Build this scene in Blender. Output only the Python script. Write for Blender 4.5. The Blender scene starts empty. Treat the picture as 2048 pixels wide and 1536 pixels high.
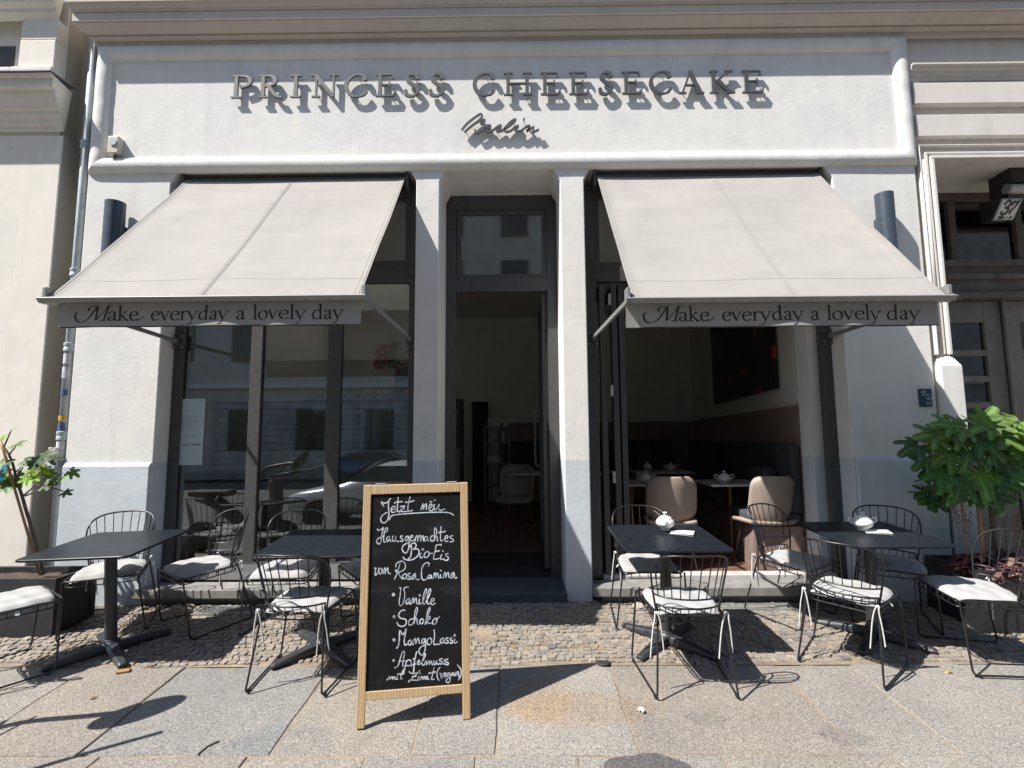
import bpy, math, random
import numpy as np
from mathutils import Vector, Matrix, Euler
random.seed(7)
SC = bpy.context.scene
COL = SC.collection
R_ = math.radians

# ---------------------------------------------------------------- camera, sky, sun, exposure
CAM = Vector((0, 0, 1.67))
_p, _r, _y = math.atan(104 / 1024), R_(.40), R_(-.40)
FW = Vector((math.sin(_y) * math.cos(_p), math.cos(_y) * math.cos(_p), math.sin(_p)))
_r0 = Vector((math.cos(_y), -math.sin(_y), 0)); _u0 = _r0.cross(FW)
RT = _r0 * math.cos(_r) - _u0 * math.sin(_r); UP = _u0 * math.cos(_r) + _r0 * math.sin(_r)
cd = bpy.data.cameras.new('camera'); cam = bpy.data.objects.new('camera', cd); COL.objects.link(cam)
cd.sensor_width = 36; cd.lens = 18; cd.clip_start = .05; cd.clip_end = 500
m = Matrix.Identity(4)
for i in range(3):
    m[i][0] = RT[i]; m[i][1] = UP[i]; m[i][2] = -FW[i]; m[i][3] = CAM[i]
cam.matrix_world = m
SC.camera = cam
SUN = Vector((.67, .35, -1.0)).normalized()
world = bpy.data.worlds.new('World'); SC.world = world; world.use_nodes = True
nt = world.node_tree; bg = nt.nodes['Background']
sky = nt.nodes.new('ShaderNodeTexSky'); sky.sky_type = 'NISHITA'; sky.sun_disc = False
sky.sun_elevation = math.asin(-SUN.z); sky.sun_rotation = math.atan2(-SUN.x, -SUN.y)
sky.air_density = 1.0; sky.dust_density = .6
nt.links.new(sky.outputs[0], bg.inputs[0]); bg.inputs[1].default_value = .10
sl = bpy.data.lights.new('sun', 'SUN'); sl.energy = 4.6; sl.angle = R_(.5); sl.color = (1, .965, .91)
so = bpy.data.objects.new('sun', sl); COL.objects.link(so); so.rotation_euler = SUN.to_track_quat('-Z', 'Y').to_euler()
vs = SC.view_settings; vs.view_transform = 'Standard'; vs.look = 'None'; vs.exposure = 1.1; vs.gamma = 1
SC.cycles.max_bounces = 12; SC.cycles.diffuse_bounces = 8; SC.cycles.glossy_bounces = 4; SC.cycles.transparent_max_bounces = 12

# ---------------------------------------------------------------- measuring helpers (photo px -> a chosen real plane)
SL = .066                                                    # the pavement falls towards the street
def ray(x, y): return FW + RT * ((x - 1024) / 1024) - UP * ((y - 768) / 1024)
def at_y(x, y, Y): d = ray(x, y); return CAM + d * ((Y - CAM.y) / d.y)
def at_z(x, y, Z): d = ray(x, y); return CAM + d * ((Z - CAM.z) / d.z)
def gz(y): return SL * y
TILT = math.atan(SL)

# ---------------------------------------------------------------- object helpers
def link(o, parent=None):
    COL.objects.link(o)
    if parent is not None: o.parent = parent
    return o
def tag(o, label=None, cat=None, group=None, kind=None):
    if label: o['label'] = label
    if cat: o['category'] = cat
    if group: o['group'] = group
    if kind: o['kind'] = kind
    return o
def thing(name, label, cat, loc=(0, 0, 0), rot=(0, 0, 0), group=None):
    o = bpy.data.objects.new(name, None); o.empty_display_size = .1; o.location = loc; o.rotation_euler = rot
    link(o); return tag(o, label, cat, group)
def copy_tree(o, parent=None):
    c = o.copy(); COL.objects.link(c)
    if parent is not None: c.parent = parent
    for ch in list(o.children): copy_tree(ch, c)
    return c
def catmull(P, n=6, closed=False):
    P = [Vector(p) for p in P]; out = []; k = len(P)
    rng = range(k if closed else k - 1)
    for i in rng:
        if closed: a, b, c, d = P[(i - 1) % k], P[i], P[(i + 1) % k], P[(i + 2) % k]
        else: a, b, c, d = P[max(i - 1, 0)], P[i], P[i + 1], P[min(i + 2, k - 1)]
        for j in range(n):
            t = j / n
            out.append(.5 * ((2 * b) + (c - a) * t + (2 * a - 5 * b + 4 * c - d) * t * t + (3 * b - a - 3 * c + d) * t ** 3))
    if not closed: out.append(P[-1])
    return out
class MB:
    def __init__(s): s.v = []; s.f = []; s.c = []; s.cur = None
    def vert(s, p): s.v.append(Vector(p)); return len(s.v) - 1
    def face(s, idx): s.f.append(tuple(idx)); s.c.append(s.cur)
    def poly(s, pts): b = len(s.v); s.v += [Vector(p) for p in pts]; s.face(range(b, b + len(pts)))
    def box(s, x0, x1, y0, y1, z0, z1, M=None):
        b = len(s.v)
        P = [(x0, y0, z0), (x1, y0, z0), (x1, y1, z0), (x0, y1, z0), (x0, y0, z1), (x1, y0, z1), (x1, y1, z1), (x0, y1, z1)]
        s.v += [(M @ Vector(p)) if M else Vector(p) for p in P]
        for q in ((3, 2, 1, 0), (4, 5, 6, 7), (0, 1, 5, 4), (1, 2, 6, 5), (2, 3, 7, 6), (3, 0, 4, 7)): s.face([b + i for i in q])
    def bar(s, p0, p1, w, h, up=(0, 0, 1)):
        p0, p1 = Vector(p0), Vector(p1); d = p1 - p0; L = d.length; d.normalize(); up = Vector(up)
        x = d.cross(up).normalized(); u = x.cross(d)
        M = Matrix((x, d, u)).transposed().to_4x4(); M.translation = p0
        s.box(-w / 2, w / 2, 0, L, -h / 2, h / 2, M)
    def prism(s, pts, f0, f1):
        """pts 2d outline; f0,f1 map a 2d point to the two 3d end faces"""
        b = len(s.v); n = len(pts)
        s.v += [Vector(f0(p)) for p in pts] + [Vector(f1(p)) for p in pts]
        s.face(range(b, b + n)); s.face(range(b + 2 * n - 1, b + n - 1, -1))
        for i in range(n): j = (i + 1) % n; s.face((b + i, b + n + i, b + n + j, b + j))
    def tube(s, P, r, seg=8, closed=False, cap=True):
        P = [Vector(p) for p in P]; n = len(P); rr = r if isinstance(r, (list, tuple)) else [r] * n
        T = []
        for i in range(n):
            a = P[(i - 1) % n] if (closed or i > 0) else P[i]; c = P[(i + 1) % n] if (closed or i < n - 1) else P[i]
            t = (c - a); T.append(t.normalized() if t.length > 1e-9 else Vector((0, 0, 1)))
        u = T[0].orthogonal().normalized(); b = len(s.v)
        for i in range(n):
            u = (u - T[i] * u.dot(T[i])); u = u.normalized() if u.length > 1e-6 else T[i].orthogonal().normalized()
            w = T[i].cross(u)
            for k in range(seg):
                a = 2 * math.pi * k / seg; s.v.append(P[i] + (u * math.cos(a) + w * math.sin(a)) * rr[i])
        for i in range(n if closed else n - 1):
            j = (i + 1) % n
            for k in range(seg):
                l = (k + 1) % seg; s.face((b + i * seg + k, b + i * seg + l, b + j * seg + l, b + j * seg + k))
        if cap and not closed:
            s.face([b + k for k in range(seg)][::-1]); s.face([b + (n - 1) * seg + k for k in range(seg)])
    def lathe(s, prof, c=(0, 0, 0), seg=20, M=None):
        b = len(s.v); c = Vector(c); n = len(prof)
        for r, z in prof:
            for k in range(seg):
                a = 2 * math.pi * k / seg; p = Vector((r * math.cos(a), r * math.sin(a), z)); s.v.append((M @ p if M else p) + c)
        for i in range(n - 1):
            for k in range(seg):
                l = (k + 1) % seg; s.face((b + i * seg + k, b + i * seg + l, b + (i + 1) * seg + l, b + (i + 1) * seg + k))
        s.face([b + k for k in range(seg)][::-1]); s.face([b + (n - 1) * seg + k for k in range(seg)])
    def grid(s, nu, nv, fn):
        b = len(s.v)
        for j in range(nv + 1):
            for i in range(nu + 1): s.v.append(Vector(fn(i / nu, j / nv)))
        for j in range(nv):
            for i in range(nu):
                a = b + j * (nu + 1) + i; s.face((a, a + 1, a + nu + 2, a + nu + 1))
    def stroke(s, P, w, F, depth, z0=0., n=5, pen=None, cap=True):
        """2d polyline -> solid ribbon. w = half width, F(u,v,d) maps to 3d, pen=(thin,angle) varies the width like a broad nib"""
        P = [Vector((p[0], p[1], 0)) for p in P]
        if n > 1 and len(P) > 2: P = catmull(P, n)
        elif len(P) == 2: P = [P[0], (P[0] + P[1]) / 2, P[1]]
        L, Rr = [], []; N = len(P)
        for i in range(N):
            t = P[min(i + 1, N - 1)] - P[max(i - 1, 0)]
            t = t.normalized() if t.length > 1e-9 else Vector((1, 0, 0))
            hw = w
            if pen: hw = pen[0] + (w - pen[0]) * abs(math.sin(math.atan2(t.y, t.x) - pen[1])) ** 1.15
            nn = Vector((-t.y, t.x, 0)); e = 0
            L.append(P[i] + nn * hw); Rr.append(P[i] - nn * hw)
        if cap:
            t0 = (P[0] - P[1]); t0 = t0.normalized() * w * .75 if t0.length > 1e-9 else Vector(); t1 = (P[-1] - P[-2]); t1 = t1.normalized() * w * .75 if t1.length > 1e-9 else Vector()
            L = [P[0] + (L[0] - P[0]) * .5 + t0] + L + [P[-1] + (L[-1] - P[-1]) * .5 + t1]
            Rr = [P[0] + (Rr[0] - P[0]) * .5 + t0] + Rr + [P[-1] + (Rr[-1] - P[-1]) * .5 + t1]
        b = len(s.v); N = len(L)
        for i in range(N):
            for q in (L[i], Rr[i]):
                s.v.append(Vector(F(q.x, q.y, z0 + depth)))
                if depth > 0: s.v.append(Vector(F(q.x, q.y, z0)))
        if depth > 0:
            for i in range(N - 1):
                a = b + 4 * i; c = a + 4
                s.face((a, a + 2, c + 2, c)); s.face((a + 1, a, c, c + 1)); s.face((a + 2, a + 3, c + 3, c + 2)); s.face((a + 3, a + 1, c + 1, c + 3))
            s.face((b, b + 1, b + 3, b + 2)); a = b + 4 * (N - 1); s.face((a, a + 2, a + 3, a + 1))
        else:
            for i in range(N - 1):
                a = b + 2 * i; s.face((a, a + 1, a + 3, a + 2))
    def build(s, name, mat, parent=None, smooth=False, bevel=0, world=False, seg=2, recalc=True, auto=None, sub=0):
        me = bpy.data.meshes.new(name); off = Vector()
        if world and parent is not None:
            r = parent
            while r is not None: off = off + Vector(r.location); r = r.parent
        me.from_pydata([tuple(v - off) for v in s.v], [], s.f); me.update()
        if any(c is not None for c in s.c):
            at = me.attributes.new('tint', 'FLOAT_COLOR', 'CORNER'); arr = []
            for fc, c in zip(s.f, s.c): arr += list((c or (1, 1, 1)) + (1,) if c is None or len(c) == 3 else c) * len(fc)
            at.data.foreach_set('color', arr)
        if recalc:
            import bmesh
            bm = bmesh.new(); bm.from_mesh(me); bmesh.ops.recalc_face_normals(bm, faces=bm.faces); bm.to_mesh(me); bm.free()
        me.materials.append(mat)
        if smooth: me.polygons.foreach_set('use_smooth', [True] * len(me.polygons))
        o = bpy.data.objects.new(name, me); link(o, parent)
        if bevel:
            md = o.modifiers.new('bevel', 'BEVEL'); md.width = bevel; md.segments = seg; md.limit_method = 'ANGLE'; md.angle_limit = R_(40)
        if sub:
            md = o.modifiers.new('sub', 'SUBSURF'); md.levels = sub; md.render_levels = sub
        if auto:
            try:
                me.set_sharp_from_angle(angle=R_(auto))
            except Exception: pass
        return o

# ---------------------------------------------------------------- materials
class NT:
    def __init__(s, name):
        s.m = bpy.data.materials.new(name); s.m.use_nodes = True; s.t = s.m.node_tree; s.p = s.t.nodes['Principled BSDF']; s.out = s.t.nodes['Material Output']
    def n(s, typ, **kw):
        x = s.t.nodes.new(typ)
        for k, v in kw.items():
            if k.startswith('_'): setattr(x, k[1:], v)
            else: x.inputs[k.replace('__', ' ')].default_value = v
        return x
    def l(s, a, b): s.t.links.new(a, b)
    def coord(s, kind='Object', scale=None):
        tc = s.n('ShaderNodeTexCoord'); o = tc.outputs[kind]
        if scale:
            mp = s.n('ShaderNodeMapping'); mp.inputs['Scale'].default_value = scale; s.l(o, mp.inputs[0]); o = mp.outputs[0]
        return o
    def noise(s, scale, detail=4, rough=.55, co=None):
        x = s.n('ShaderNodeTexNoise', Scale=scale, Detail=detail, Roughness=rough)
        if co is not None: s.l(co, x.inputs['Vector'])
        return x.outputs['Fac']
    def ramp(s, fac, stops):
        r = s.n('ShaderNodeValToRGB'); e = r.color_ramp.elements
        while len(e) < len(stops): e.new(.5)
        for el, (pos, c) in zip(e, stops): el.position = pos; el.color = tuple(c) + (1,) if len(c) == 3 else c
        s.l(fac, r.inputs[0]); return r.outputs[0]
    def mix(s, a, b, fac, typ='MIX'):
        x = s.n('ShaderNodeMix', _data_type='RGBA', _blend_type=typ)
        for sock, v in ((x.inputs[6], a), (x.inputs[7], b), (x.inputs[0], fac)):
            if hasattr(v, 'is_linked'): s.l(v, sock)
            elif isinstance(v, (tuple, list)): sock.default_value = tuple(v) + (1,) if len(v) == 3 else v
            else: sock.default_value = v
        return x.outputs[2]
    def bump(s, h, strength=.2, dist=.01, prev=None):
        b = s.n('ShaderNodeBump', Strength=strength, Distance=dist); s.l(h, b.inputs['Height'])
        if prev is not None: s.l(prev, b.inputs['Normal'])
        s.l(b.outputs[0], s.p.inputs['Normal']); return b.outputs[0]
    def attr(s, name='tint'): return s.n('ShaderNodeAttribute', _attribute_name=name).outputs['Color']
def simple(name, col, rough=.5, metal=0, amt=.12, scale=8, bump=0, bscale=60, spec=.5, coat=0):
    t = NT(name); co = t.coord('Object')
    if amt:
        f = t.noise(scale, 5, .6, co)
        c = t.ramp(f, [(.3, [v * (1 - amt) for v in col]), (.7, [min(1, v * (1 + amt)) for v in col])]); t.l(c, t.p.inputs['Base Color'])
        rr = t.n('ShaderNodeMapRange'); rr.inputs[3].default_value = max(.05, rough - .08); rr.inputs[4].default_value = min(1, rough + .08); t.l(f, rr.inputs[0]); t.l(rr.outputs[0], t.p.inputs['Roughness'])
    else:
        t.p.inputs['Base Color'].default_value = tuple(col) + (1,); t.p.inputs['Roughness'].default_value = rough
    t.p.inputs['Metallic'].default_value = metal; t.p.inputs['Specular IOR Level'].default_value = spec
    if bump: t.bump(t.noise(bscale, 4, .6, co), bump, .004)
    return t.m
def stucco(name, top, low=None, zsplit=1.462, grain=1.0):
    t = NT(name); geo = t.n('ShaderNodeNewGeometry'); pos = geo.outputs['Position']
    big = t.noise(.9, 5, .6, pos); mid = t.noise(5, 6, .65, pos); fine = t.noise(55, 5, .6, pos); med = t.noise(16, 4, .55, pos)
    col = t.ramp(mid, [(.25, [c * .93 for c in top]), (.75, [min(.85, c * 1.04) for c in top])])
    if low:
        lo = t.ramp(mid, [(.25, [c * .92 for c in low]), (.75, [c * 1.06 for c in low])])
        sep = t.n('ShaderNodeSeparateXYZ'); t.l(pos, sep.inputs[0])
        w = t.n('ShaderNodeMath', _operation='MULTIPLY_ADD'); t.l(med, w.inputs[0]); w.inputs[1].default_value = .012; t.l(sep.outputs[2], w.inputs[2])
        lt = t.n('ShaderNodeMath', _operation='LESS_THAN'); t.l(w.outputs[0], lt.inputs[0]); lt.inputs[1].default_value = zsplit + .006
        col = t.mix(col, lo, lt.outputs[0])
    # rain streaks and grime, with shapes of their own
    mp = t.n('ShaderNodeMapping'); mp.inputs['Scale'].default_value = (9, 9, .7); t.l(pos, mp.inputs[0])
    st = t.noise(1, 5, .6, mp.outputs[0]); sf = t.ramp(st, [(.52, (0, 0, 0)), (.78, (1, 1, 1))])
    g = t.n('ShaderNodeMath', _operation='MULTIPLY'); t.l(sf, g.inputs[0]); t.l(big, g.inputs[1])
    g2 = t.n('ShaderNodeMath', _operation='MULTIPLY'); t.l(g.outputs[0], g2.inputs[0]); g2.inputs[1].default_value = .32
    col = t.mix(col, (.25, .235, .21), g2.outputs[0])
    spk = t.n('ShaderNodeTexVoronoi', Scale=7); t.l(pos, spk.inputs['Vector'])
    sr = t.ramp(spk.outputs['Distance'], [(.0, (1, 1, 1)), (.045, (0, 0, 0))])
    s2 = t.n('ShaderNodeMath', _operation='MULTIPLY'); t.l(sr, s2.inputs[0]); s2.inputs[1].default_value = .35
    col = t.mix(col, (.2, .19, .17), s2.outputs[0])
    # hairline cracks, here and there, and filled patches of a slightly different paint
    dis = t.n('ShaderNodeVectorMath', _operation='MULTIPLY_ADD'); nz = t.n('ShaderNodeTexNoise', Scale=3.5, Detail=5); t.l(pos, nz.inputs['Vector']); t.l(nz.outputs['Color'], dis.inputs[0]); dis.inputs[1].default_value = (.5, .5, .5); t.l(pos, dis.inputs[2])
    cr = t.n('ShaderNodeTexVoronoi', Scale=.85, _feature='DISTANCE_TO_EDGE'); t.l(dis.outputs[0], cr.inputs['Vector']); cm = t.ramp(cr.outputs['Distance'], [(.0, (1, 1, 1)), (.0045, (0, 0, 0))])
    ck = t.n('ShaderNodeMath', _operation='MULTIPLY'); t.l(cm, ck.inputs[0]); t.l(t.ramp(t.noise(1.3, 3, .5, pos), [(.55, (0, 0, 0)), (.68, (.3, .3, .3))]), ck.inputs[1]); col = t.mix(col, (.20, .19, .175), ck.outputs[0])
    pt = t.ramp(t.noise(1.7, 2, .3, pos), [(.60, (0, 0, 0)), (.615, (.55, .55, .55))]); col = t.mix(col, (.93, .94, .96), pt, 'MULTIPLY')
    t.l(col, t.p.inputs['Base Color']); t.p.inputs['Roughness'].default_value = .85; t.p.inputs['Specular IOR Level'].default_value = .25
    b1 = t.bump(med, .08 * grain, .012); b2 = t.bump(fine, .16 * grain, .004, b1); t.bump(t.ramp(t.noise(3.2, 6, .7, pos), [(.42, (0, 0, 0)), (.5, (1, 1, 1))]), .10 * grain, .006, b2)
    return t.m
WHITE = (.66, .645, .615)
M = {}
M['wall'] = stucco('white_stucco', WHITE, (.495, .532, .56))
M['trim'] = stucco('trim_stucco', (.60, .575, .54), grain=.35)
M['cornice'] = stucco('cornice_stucco', (.52, .465, .405), grain=.35)  # warmer brown than the wall, standing in for light bounced off the ground
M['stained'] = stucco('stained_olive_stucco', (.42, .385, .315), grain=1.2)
M['cream'] = stucco('cream_stucco', (.70, .66, .585), grain=.6)
M['pinkish'] = stucco('pale_stone_stucco', (.60, .565, .52), grain=.45)
M['frame'] = simple('anthracite_metal', (.062, .060, .060), .42, 0, .15, 20)
M['wire'] = simple('black_wire', (.014, .014, .015), .36, 0, .2, 30)
M['table'] = simple('table_powder_coat', (.012, .0145, .019), .36, 0, .2, 14, .05, 300, spec=.16)
M['cast'] = simple('cast_iron_base', (.028, .03, .034), .45, 0, .3, 18, .1, 120)
M['alu'] = simple('grey_aluminium', (.24, .24, .235), .45, .3, .1, 20)
M['zinc'] = simple('zinc_pipe', (.36, .40, .42), .55, 0, .14, 12)
M['flash'] = simple('metal_flashing', (.17, .18, .2), .5, .4, .2, 10)
M['lampm'] = simple('lamp_slate_metal', (.055, .075, .095), .38, .2, .08, 10)
M['soil'] = simple('potting_soil', (.055, .035, .025), .95, 0, .5, 40, 1, 60)
M['planter'] = simple('black_planter_board', (.018, .018, .02), .5, 0, .35, 9, .15, 220)
M['bark'] = simple('fig_bark', (.11, .085, .068), .85, 0, .35, 22, .5, 70)
M['bamboo'] = simple('bamboo_cane', (.30, .17, .075), .5, 0, .25, 12)
M['porc'] = simple('white_porcelain', (.62, .62, .60), .12, 0, 0, spec=.6)
M['paper'] = simple('white_paper', (.62, .62, .61), .7, 0, .03, 10)
M['ink'] = simple('dark_ink', (.05, .05, .055), .7, 0, 0)
M['blueplate'] = simple('blue_enamel', (.018, .045, .075), .4, 0, .15, 30)
M['cordw'] = simple('white_cord', (.55, .54, .52), .8, 0, .1, 60)
M['letter'] = simple('brushed_grey_letter', (.062, .064, .066), .5, 0, .12, 30)
M['blackp'] = simple('valance_print', (.022, .018, .016), .8, 0, 0)
def chalkm():
    t = NT('chalk_pen'); co = t.coord('Object'); a = t.noise(38, 3, .6, co); b = t.noise(420, 2, .6, co)
    c = t.ramp(a, [(.30, (.16, .17, .185)), (.52, (.46, .49, .52)), (.75, (.60, .62, .64))]); c = t.mix(c, (.14, .145, .15), t.ramp(b, [(.60, (0, 0, 0)), (.72, (.7, .7, .7))]))
    t.l(c, t.p.inputs['Base Color']); t.p.inputs['Roughness'].default_value = .9; t.p.inputs['Specular IOR Level'].default_value = .1; return t.m
M['chalk'] = chalkm()
M['rubber'] = simple('black_rubber', (.02, .02, .02), .7, 0, .1)
M['step'] = simple('dark_doorstep_stone', (.05, .06, .07), .5, 0, .25, 12, .15, 60)
M['ledge'] = simple('ledge_stone', (.20, .195, .185), .65, 0, .22, 10, .2, 70)
M['track'] = simple('pale_sill_profile', (.42, .41, .39), .5, 0, .1, 10)
M['taupe'] = simple('taupe_shell', (.31, .25, .21), .45, 0, .05, 8)
M['legmetal'] = simple('dark_leg_metal', (.05, .045, .04), .4, .5, .1)
M['inwall'] = simple('beige_room_paint', (.70, .66, .59), .85, 0, .04, 3)
M['inwood'] = simple('rose_brown_panel', (.235, .175, .15), .6, 0, .15, 4)
M['banq'] = simple('charcoal_upholstery', (.045, .05, .058), .8, 0, .15, 30, .2, 200)
M['ceil'] = simple('room_ceiling', (.72, .70, .66), .9, 0, .03)
M['marble'] = simple('marble_top', (.50, .48, .46), .3, 0, .2, 9)
M['copper'] = simple('bronze_table_leg', (.22, .13, .08), .4, .6, .1)
M['counter'] = simple('olive_counter_panel', (.36, .34, .27), .55, 0, .1, 6)
M['cab'] = simple('cabinet_metal', (.10, .105, .11), .4, .3, .15)
M['card'] = simple('mint_card', (.40, .48, .42), .7, 0, .05)
M['mint'] = simple('pale_mint_sheet', (.40, .51, .53), .6, 0, .06, 6)
M['grate'] = simple('galvanised_grate', (.24, .25, .25), .55, .4, .2, 16)
M['stonec'] = simple('loose_stone', (.30, .26, .22), .85, 0, .35, 30, .4, 90)
M['redfl'] = simple('pink_petals', (.45, .035, .09), .6, 0, .3, 30)
M['greenst'] = simple('green_stems', (.06, .14, .03), .6, 0, .2)
M['vase'] = simple('smoked_vase', (.06, .06, .06), .15, 0, 0)
M['doorw'] = simple('weathered_grey_door', (.15, .14, .125), .65, 0, .2, 6, .2, 40)
M['doorw2'] = simple('weathered_dark_beam', (.10, .09, .08), .7, 0, .35, 9, .3, 30)
M['dark'] = simple('dark_lantern_metal', (.02, .018, .016), .5, 0, .1)
M['yellow'] = simple('orange_tape', (.55, .28, .05), .6, 0, .1)
M['sticker'] = simple('weathered_sticker', (.5, .5, .52), .6, 0, .35, 40)
M['bluest'] = simple('blue_sticker', (.06, .09, .2), .6, 0, .5, 60)
M['bluelab'] = simple('blue_plant_label', (.02, .25, .40), .5, 0, .1)
M['beigebox'] = simple('beige_plastic', (.48, .45, .36), .5, 0, .1, 20)
M['asphalt'] = simple('asphalt', (.085, .084, .082), .9, 0, .25, 30, .3, 90)
M['oppwall'] = simple('grey_render', (.42, .40, .37), .85, 0, .2, 1)
M['tyre'] = simple('tyre_rubber', (.02, .02, .02), .8, 0, .1)
M['silver'] = simple('silver_car_paint', (.55, .56, .58), .25, .3, .03, coat=1)
M['bluecar'] = simple('blue_car_paint', (.03, .07, .22), .25, .2, .03)
M['rim'] = simple('alloy_rim', (.4, .4, .42), .35, .7, .05)
M['carglass'] = simple('car_glass', (.015, .017, .02), .06, 0, 0)
M['red'] = simple('red_lens', (.4, .02, .02), .2, 0, 0)

def wood_mat(name, a, b, sc=(60, 60, 2.2)):
    t = NT(name); co = t.coord('Object', sc); n1 = t.noise(1, 6, .6, co)
    w = t.n('ShaderNodeTexWave', Scale=.35, Distortion=9, Detail=3); t.l(co, w.inputs['Vector'])
    f = t.n('ShaderNodeMath', _operation='MULTIPLY'); t.l(n1, f.inputs[0]); t.l(w.outputs['Fac'], f.inputs[1])
    c = t.ramp(f.outputs[0], [(.05, b), (.5, a)])
    k = t.noise(5, 2, .5, t.coord('Object', (3, 3, 1.5))); kr = t.ramp(k, [(.68, (0, 0, 0)), (.74, (1, 1, 1))]); kk = t.n('ShaderNodeMath', _operation='MULTIPLY'); t.l(kr, kk.inputs[0]); kk.inputs[1].default_value = .4
    c = t.mix(c, [v * .6 for v in b], kk.outputs[0])
    t.l(c, t.p.inputs['Base Color']); t.p.inputs['Roughness'].default_value = .55; t.bump(f.outputs[0], .1, .002); return t.m
M['pine'] = wood_mat('pine_wood', (.47, .335, .19), (.37, .245, .125))
M['deck'] = wood_mat('brown_floorboards', (.17, .09, .056), (.10, .052, .033), (3, 40, 40))

def granite():
    t = NT('granite_slabs'); pos = t.n('ShaderNodeNewGeometry').outputs['Position']; tint = t.attr()
    a = t.noise(95, 4, .75, pos); b = t.noise(210, 2, .7, pos); big = t.noise(2.2, 5, .6, pos)
    v = t.n('ShaderNodeTexVoronoi', Scale=170); t.l(pos, v.inputs['Vector'])
    sp = t.ramp(a, [(.32, (.52, .52, .52)), (.47, (.92, .92, .92)), (.66, (1.38, 1.36, 1.32))])
    sp2 = t.ramp(b, [(.36, (.5, .5, .52)), (.5, (1, 1, 1)), (.66, (1.45, 1.43, 1.4))])
    vc = t.n('ShaderNodeHueSaturation', Saturation=.0); t.l(v.outputs['Color'], vc.inputs['Color'])
    vr = t.ramp(vc.outputs[0], [(.1, (.72, .72, .73)), (.9, (1.25, 1.24, 1.22))])
    c = t.mix(tint, sp, 1., 'MULTIPLY'); c = t.mix(c, sp2, 1., 'MULTIPLY'); c = t.mix(c, vr, 1., 'MULTIPLY')
    br = t.ramp(big, [(.3, (.86, .86, .88)), (.7, (1.1, 1.08, 1.04))]); c = t.mix(c, br, 1., 'MULTIPLY')
    # rust stain and dark damp patches
    def blot(center, rad, col, amt, c, seed):
        sub = t.n('ShaderNodeVectorMath', _operation='SUBTRACT'); t.l(pos, sub.inputs[0]); sub.inputs[1].default_value = center
        sc = t.n('ShaderNodeVectorMath', _operation='DIVIDE'); t.l(sub.outputs[0], sc.inputs[0]); sc.inputs[1].default_value = rad
        ln = t.n('ShaderNodeVectorMath', _operation='LENGTH'); t.l(sc.outputs[0], ln.inputs[0])
        nn = t.noise(9 + seed, 6, .7, pos); ad = t.n('ShaderNodeMath', _operation='MULTIPLY_ADD'); t.l(nn, ad.inputs[0]); ad.inputs[1].default_value = -2.0; t.l(ln.outputs['Value'], ad.inputs[2])
        r = t.ramp(ad.outputs[0], [(0.0, (1, 1, 1)), (.28, (0, 0, 0))]); mm = t.n('ShaderNodeMath', _operation='MULTIPLY'); t.l(r, mm.inputs[0]); mm.inputs[1].default_value = amt
        return t.mix(c, col, mm.outputs[0], 'MULTIPLY')
    c = blot((.35, 2.95, .19), (.36, .13, 1), (1.04, .80, .56), .42, c, 6)
    c = blot((.12, 3.05, .2), (.16, .2, 1), (1.05, .84, .62), .45, c, 9)
    c = blot((1.62, 2.72, .19), (.10, .06, 1), (.75, .76, .77), .8, c, 2)
    c = blot((.98, 2.86, .19), (.10, .05, 1), (.8, .81, .82), .7, c, 3)
    c = blot((-1.15, 2.7, .19), (.22, .1, 1), (.8, .85, .92), .6, c, 4)
    gv = t.n('ShaderNodeTexVoronoi', Scale=3.3); t.l(pos, gv.inputs['Vector']); c = t.mix(c, (.055, .055, .055), t.ramp(gv.outputs['Distance'], [(.035, (.75, .75, .75)), (.05, (0, 0, 0))]))
    st_ = t.noise(6, 6, .75, pos); c = t.mix(c, (.07, .066, .06), t.ramp(st_, [(.58, (0, 0, 0)), (.8, (.45, .45, .45))]))
    t.l(c, t.p.inputs['Base Color']); t.p.inputs['Roughness'].default_value = .8; t.p.inputs['Specular IOR Level'].default_value = .3
    b1 = t.bump(a, .35, .003); t.bump(t.noise(18, 4, .6, pos), .25, .01, b1); return t.m
M['granite'] = granite()
def cobble():
    t = NT('mosaic_cobbles'); pos = t.n('ShaderNodeNewGeometry').outputs['Position']; tint = t.attr()
    a = t.noise(110, 4, .7, pos); c = t.mix(tint, t.ramp(a, [(.3, (.7, .7, .7)), (.7, (1.3, 1.28, 1.24))]), 1., 'MULTIPLY')
    dd = t.noise(3.5, 5, .6, pos); c = t.mix(c, (.30, .24, .17), t.ramp(dd, [(.58, (0, 0, 0)), (.8, (.5, .5, .5))]))
    t.l(c, t.p.inputs['Base Color']); t.p.inputs['Roughness'].default_value = .75
    b1 = t.bump(t.noise(45, 3, .6, pos), .5, .008); t.bump(a, .4, .003, b1); return t.m
M['cobble'] = cobble()
def sandm():
    t = NT('joint_sand'); pos = t.n('ShaderNodeNewGeometry').outputs['Position']
    c = t.ramp(t.noise(60, 5, .7, pos), [(.3, (.16, .12, .085)), (.7, (.34, .27, .19))]); d = t.noise(2.5, 4, .6, pos)
    c = t.mix(c, (.09, .08, .07), t.ramp(d, [(.35, (.7, .7, .7)), (.6, (0, 0, 0))]))
    t.l(c, t.p.inputs['Base Color']); t.p.inputs['Roughness'].default_value = .95; t.bump(t.noise(120, 4, .7, pos), .6, .006); return t.m
M['sand'] = sandm()
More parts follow.
